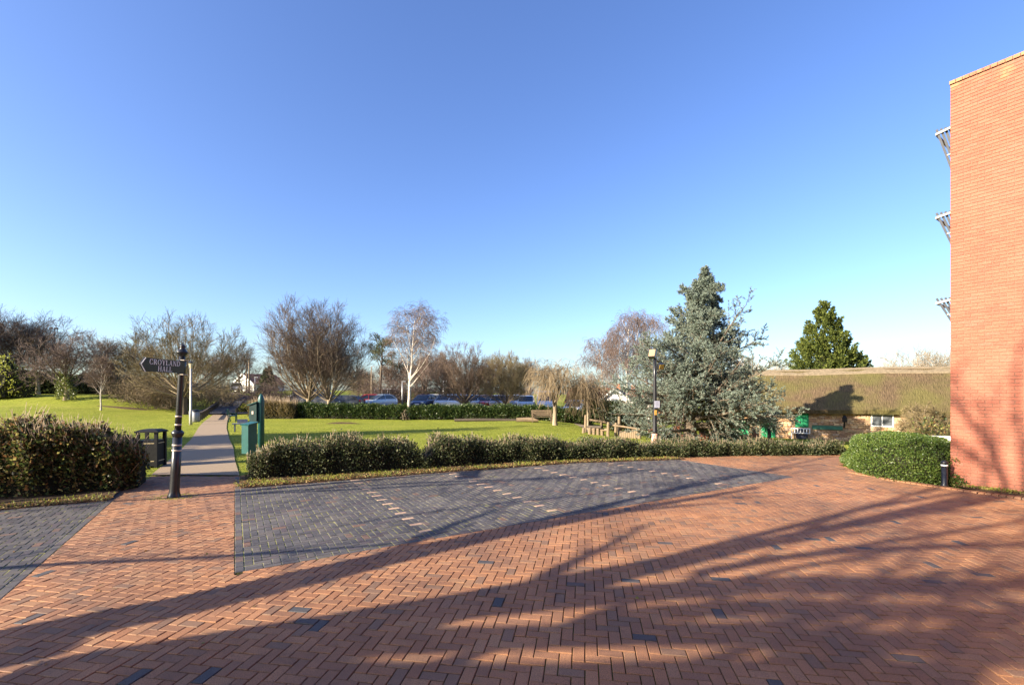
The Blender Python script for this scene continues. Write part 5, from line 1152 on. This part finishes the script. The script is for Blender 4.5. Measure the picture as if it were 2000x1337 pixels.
blob('wall_shrub', 'pale leafy shrub between the rounded hedge and the barn wall', (at(1822, 27), 27, -1.3), (1.4, .9, 1.9), 1500, .14, ml_hedge_l, 80, 0, 2.2, 'shrub', .2, .3, False, .36, 120)
gw2 = thing('low_wall', 'low white rendered wall beside the brick building', 'wall', (at(1848, 22), 22, -.9), R(-30)); MB().box((0, 0, .45), (2.4, .2, .9)).build('wall_panel', m_render, gw2); MB().box((0, 0, .93), (2.5, .28, .06)).build('coping', m_render, gw2)

# ------------------------------------------------------------------ the trees left of the picture whose shadows cross the paving
SU = np.array([math.sin(R(SUN_AZ)), math.cos(R(SUN_AZ))]); SP = np.array([SU[1], -SU[0]]); TE = math.tan(R(SUN_EL))
def limb(base, pts, depth=0.0):
    """limb whose shadow falls along pts (px,py,r)"""
    P, Rr = [], []
    for i, (px, py, r_) in enumerate(pts):
        g_ = np.array(G(px, py)) - base; a = g_ @ SU; c = g_ @ SP; dz = depth * i / max(1, len(pts) - 1); xy = c * SP - SU * dz / TE
        P.append((xy[0], xy[1], a * TE + dz)); Rr.append(r_)
    return P, Rr
def resample(P, Rr, k=10):
    P = np.array(P, float); d = np.r_[0, np.cumsum(np.linalg.norm(np.diff(P, axis=0), axis=1))]; t = np.linspace(0, d[-1], k)
    Q = np.stack([np.interp(t, d, P[:, i]) for i in range(3)], -1)
    for _ in range(2): Q[1:-1] = .25 * Q[:-2] + .5 * Q[1:-1] + .25 * Q[2:]
    return Q, np.interp(t, d, Rr)
def shade_tree(label, base, trunk, limbs, seed, n2=7, L2=2.2, n3=6, n4=5):
    g = np.random.default_rng(seed); base = np.array(base); root = thing('bare_tree', label, 'tree', (*base, 0)); tp, tr_ = resample(*trunk, 8); A, B = [], []
    for P, Rr in limbs: q, r_ = resample(P, Rr); A.append(q); B.append(r_)
    A = np.array(A); B = np.array(B); b_ = grow(A, B, n2, .25, 1.0, .7, .25, L2, .35, 7, .42, .016, .15, .10, g); c = grow(*b_, n3, .2, 1.0, .7, .25, L2 * .45, .3, 5, .5, .009, .1, .12, g); d = grow(*c, n4, .1, 1.0, .7, .3, L2 * .2, .2, 4, .6, .005, 0, .12, g)
    finish_tree(root, [(tp[None], tr_[None]), (A, B), b_, c, d], 2, m_bark, m_bark, m_twig); return root
A0 = np.array([-9.4, .74])
lA = [limb(A0, [(0, 1250, .28), (350, 1195, .28), (600, 1125, .27), (900, 1052, .22), (1250, 990, .13), (1480, 952, .06)]),
      limb(A0, [(0, 1345, .38), (350, 1294, .36), (700, 1225, .34), (1000, 1160, .28), (1300, 1100, .20), (1600, 1035, .12), (1900, 965, .08)]),
      limb(A0, [(850, 1190, .20), (1200, 1160, .18), (1600, 1132, .17), (1800, 1148, .14), (2060, 1140, .09)], .6),
      limb(A0, [(600, 1255, .18), (1000, 1245, .15), (1400, 1228, .14), (1700, 1255, .12), (2050, 1265, .07)], -.4),
      limb(A0, [(1250, 1105, .11), (1450, 1050, .10), (1700, 990, .08), (1950, 915, .05)], .9),
      limb(A0, [(330, 1335, .26), (800, 1345, .20), (1350, 1318, .17), (1900, 1320, .13)], .5),
      limb(A0, [(1000, 1040, .07), (1150, 1000, .06), (1350, 940, .05), (1600, 905, .035)], .8),
      limb(A0, [(1350, 1120, .09), (1600, 1075, .07), (1850, 1040, .06), (2080, 1000, .04)], -.5)]
def limb_w(base, pts):
    """limb whose shadow falls on the brick wall at (distance along it, height, r)"""
    P, Rr = [], []
    for u, z, r_ in pts:
        g_ = BC + u * BW - base; P.append((*((g_ @ SP) * SP), z + (g_ @ SU) * TE)); Rr.append(r_)
    return P, Rr
for (q, r_), w in ((lA[1], [(1.0, .1, .09), (.75, .7, .08), (.35, 1.5, .06), (-.1, 2.2, .04)]), (lA[4], [(.7, .6, .06), (.2, .95, .055), (-.4, 1.25, .03)]), (lA[1], [(1.3, .3, .08), (1.15, 1.0, .07), (.9, 2.0, .05), (1.1, 3.2, .03)])):
    a_, b_ = limb_w(A0, w); lA.append(([q[-2]] + a_, [r_[-2]] + b_))
lA += [limb(A0, [(1150, 1205, .12), (1500, 1178, .13), (1800, 1192, .11), (2080, 1212, .08)], .7), limb(A0, [(1480, 1092, .08), (1750, 1068, .09), (2040, 1062, .06)], 1.0), limb(A0, [(1500, 1300, .13), (1800, 1245, .11), (2080, 1190, .07)], -.3)]
P, Rr = limb(A0, [(-160, 1105, .075), (0, 1098, .055), (200, 1101, .05), (458, 1090, .045), (760, 1062, .035)]); lA.append(([(0, 0, 1.3)] + P, [.09] + Rr))
lA.append(([(0, 0, 2.4), (.6, 2.0, 4.6), (1.6, 3.6, 6.9), (2.4, 4.9, 8.4)], [.12, .09, .05, .02]))
shade_tree('big bare tree left of the camera whose trunk shadows stripe the paving', A0, ([(0, 0, -.1), (.02, 0, .8), (.0, 0, 1.6), (.1, .1, 2.6)], [.42, .36, .33, .26]), lA, 91, 6, 2.2, 5, 3)
B0 = np.array([-14.6, 6.2]); lB = [limb(B0, [(-180, 1003, .07), (0, 993, .06), (340, 969, .045), (700, 956, .045), (1003, 938, .045), (1200, 928, .03)]), limb(B0, [(500, 962, .05), (820, 940, .06), (1050, 936, .06), (1300, 915, .04)], .8), limb(B0, [(640, 1030, .02), (760, 1010, .03), (900, 990, .035), (1200, 960, .03)], .3)]
shade_tree('slender bare tree beyond the left edge beside the mixed hedge', B0, ([(0, 0, -.1), (0, .03, .9), (.1, .0, 1.8), (.35, -.1, 2.6)], [.13, .11, .09, .07]), lB, 92, 4, 1.6, 4, 4)
blob('holly_tree', 'broad evergreen holly beyond the left edge nearest the camera', (-22.4, 3.0, 0), (2.9, 3.0, 6.2), 5200, .22, ml_dark, 93, 0, 2.2, 'tree', .15, .15)
blob('holly_tree', 'broad evergreen holly beyond the left edge farther back', (-24.3, 8.2, 0), (3.1, 3.2, 8.0), 6400, .22, ml_dark, 94, 0, 2.2, 'tree', .15, .15)
blob('holly_tree', 'tallest evergreen holly beyond the left edge, third back', (-27.6, 12.9, 0), (2.7, 2.8, 12.0), 9000, .22, ml_dark, 95, 0, 2.2, 'tree', .15, .15)
copy_tree(rt2, (-37, 10, .2), 1.2, 1.1, 'bare tree far beyond the left edge behind the hollies'); copy_tree(rt2, (-31, 16, .1), 3.2, .8, 'smaller bare tree beyond the left edge farthest back')

# ------------------------------------------------------------------ verges, leaf litter, grass
def back_t(s_): return np.interp(s_, [0, 4.3, 8.8, 12.1], [5.55, 5.2, 4.65, 3.5])
V = []; n = 70; m = 6
for i in range(n):
    s_ = .11 + 12.3 * i / (n - 1); t0 = float(back_t(s_)) + .01
    for j in range(m): p = ST(s_, t0 + 1.7 * j / (m - 1)); V.append((*p, .012 + (.028 + .02 * math.sin(i * 1.3 + j)) * (j > 0)))
vg = link('verge', mesh_np('verge', V, None, [(i * m + j, (i + 1) * m + j, (i + 1) * m + j + 1, i * m + j + 1) for i in range(n - 1) for j in range(m - 1)]), m_soil); vg['kind'] = 'structure'
V = []
for i in range(40):
    s_ = -9 + 6.9 * i / 39
    for j in range(5): p = ST(s_, 5.56 + 1.6 * j / 4); V.append((*p, .012 + (.025 + .015 * math.sin(i + j)) * (j > 0)))
vg = link('verge', mesh_np('verge', V, None, [(i * 5 + j, (i + 1) * 5 + j, (i + 1) * 5 + j + 1, i * 5 + j + 1) for i in range(39) for j in range(4)]), m_soil); vg['kind'] = 'structure'
g = np.random.default_rng(101)
n = 6500; s_ = g.random(n) * 12.2; C = np.array([ST(a, float(back_t(a)) - .03 + b_) for a, b_ in zip(s_, g.beta(1.1, 1.8, n) * .95)]); C1 = np.c_[C, np.full(n, .03) + g.random(n) * .03]
n2 = 2200; s2_ = -9 + g.random(n2) * 6.9; Cb = np.array([ST(a, 5.5 + b_) for a, b_ in zip(s2_, g.beta(1.2, 1.6, n2) * .5)]); C2 = np.c_[Cb, np.full(n2, .03) + g.random(n2) * .025]
n3 = 700; f_ = g.random(n3); C3 = np.c_[np.interp(f_, [0, .5, 1], [9.95, 10.6, 12.4]) + g.random(n3) * .5, np.interp(f_, [0, .5, 1], [10.3, 9.0, 6.5]) + g.random(n3) * .3, np.full(n3, .035)]
C = np.vstack([C1, C2, C3]); D = nrm(g.normal(0, 1, C.shape) * np.array([1, 1, .28])); V, Q = leaf_quads(C, D, .05, .34, g, .4); o = link('leaf_litter', mesh_np('leaf_litter', V, None, Q), ml_litter); tag(o, 'brown and yellow fallen leaves along the foot of the hedges', 'leaves', None, 'stuff')
n = 90; C = np.array([ST(a, b_) for a, b_ in zip(g.random(n) * 14 - 3, g.random(n) * 6 - 3)]); V, Q = leaf_quads(np.c_[C, np.full(n, .006)], nrm(g.normal(0, 1, (n, 3)) * np.array([1, 1, .1])), .035, .33, g, .3); o = link('scattered_leaves', mesh_np('scattered_leaves', V, None, Q), ml_litter); tag(o, 'stray fallen leaves scattered over the paving', 'leaves', None, 'stuff')
# weeds and grass along the verges and moss round the signpost
def blades(C, h, g, w=.10):
    n = len(C); D = nrm(g.normal(0, .35, (n, 3)) + np.array([0, 0, 1])); return leaf_quads(C, D, h, w, g, .2)
n = 5200; s_ = g.random(n) * 12.2; C = np.array([ST(a, float(back_t(a)) + .03 + b_) for a, b_ in zip(s_, g.random(n) * .8)]); k = np.sin(C[:, 0] * 3.1) * np.sin(C[:, 1] * 4.3) + g.normal(0, .35, n) > .1; C1 = np.c_[C[k], np.full(k.sum(), .02)]
n = 500; C = np.array([ST(a, 5.58 + b_) for a, b_ in zip(-8 + g.random(n) * 5.9, g.random(n) * .6)]); C2 = np.c_[C, np.full(n, .02)]
n = 500; f_ = g.random(n); C3 = np.c_[np.interp(f_, [0, .5, 1], [10.0, 10.75, 12.6]) + g.random(n) * .3, np.interp(f_, [0, .5, 1], [10.2, 9.0, 6.5]) + g.random(n) * .3, np.full(n, .01)]
n = 420; a = g.random(n) * 6.283; rr = .17 + np.abs(g.normal(0, .09, n)); C4 = np.c_[fx + np.cos(a) * rr * 1.4, fy + np.sin(a) * rr, np.zeros(n)]
V, Q = blades(np.vstack([C1, C2, C3]), .075, g); V2, Q2 = blades(C4, .022, g, .2); o = link('verge_weeds', mesh_np('verge_weeds', np.vstack([V, V2]), None, np.vstack([Q, Q2 + len(V)])), ml_grass); tag(o, 'short grass and weeds along the verges and round the signpost foot', 'grass', None, 'stuff')
# lawn
n = 260000; Y = 11.6 + 30 * g.random(n) ** 1.7; X = (g.random(n) * 2.3 - 1.18) * Y
dpx = np.interp(Y, [11.75, 14.3, 17.3, 20.8, 27.6, 35.3, 42.5], [-8.1, -9.6, -11.4, -13.6, -17.9, -22.6, -26.7]); ok = (np.abs(X - dpx) > 1.02) & (X < 13 + .1 * Y) & ~((X < -7.6) & (Y < 11.8)) & (Y > 12.4 + .28 * np.clip(X + 6.9, 0, 12)) 
X, Y = X[ok], Y[ok]; C = np.c_[X, Y, T(X, Y) - .005]; V, Q = blades(C, .045, g, .13); sc_ = None
o = link('lawn_grass', mesh_np('lawn_grass', V, None, Q), ml_grass); tag(o, 'short mown lawn grass beyond the hedges', 'grass', None, 'stuff')
# bare soil patches on the lawn
for px, py, w, lab in ((668, 826, 2.3, 'mole_hill'), (800, 818, 3.2, 'soil_patch'), (1000, 815, 4.5, 'soil_patch'), (250, 778, 5.0, 'soil_patch')):
    x, y = G(px, py) if py > 800 else (at(px, 44), 44.0); Vv = [(x, y, Tf(x, y) + .10)]
    for ring_ in (.5, 1):
        for k in range(18): a = k * 2 * math.pi / 18; rr = ring_ * (1 + .25 * math.sin(3 * a + px)); xx, yy = x + math.cos(a) * w / 2 * rr, y + math.sin(a) * .55 * rr; Vv.append((xx, yy, Tf(xx, yy) + (.075 if ring_ < 1 else .0)))
    tr = [(0, 1 + k, 1 + (k + 1) % 18) for k in range(18)]; qd = [(1 + k, 19 + k, 19 + (k + 1) % 18, 1 + (k + 1) % 18) for k in range(18)]
    o = link(lab, mesh_np(lab, Vv, tr, qd), m_soil, None, True); o['kind'] = 'structure'

# ------------------------------------------------------------------ groups of like things
GR = dict(bare_tree='bare winter trees', birch_tree='birches', weeping_tree='weeping trees', scrub_thicket='twiggy scrub', laurel_thicket='evergreen thickets on the left bank', conifer_tree='conifers', holly_tree='hollies beyond the left edge',
          utility_pole='utility poles beyond the path', lamp_column='lamp columns round the car park', house='houses beyond the park', knee_rail='timber knee rails', log='logs on the lawn', park_bench='park benches', litter_bin='litter bins', garden_shrub='garden shrubs by the barn')
for o in list(bpy.data.objects):
    b_ = o.name.split('.')[0]
    if o.parent is None and 'label' in o and b_ in GR and 'group' not in o: o['group'] = GR[b_]
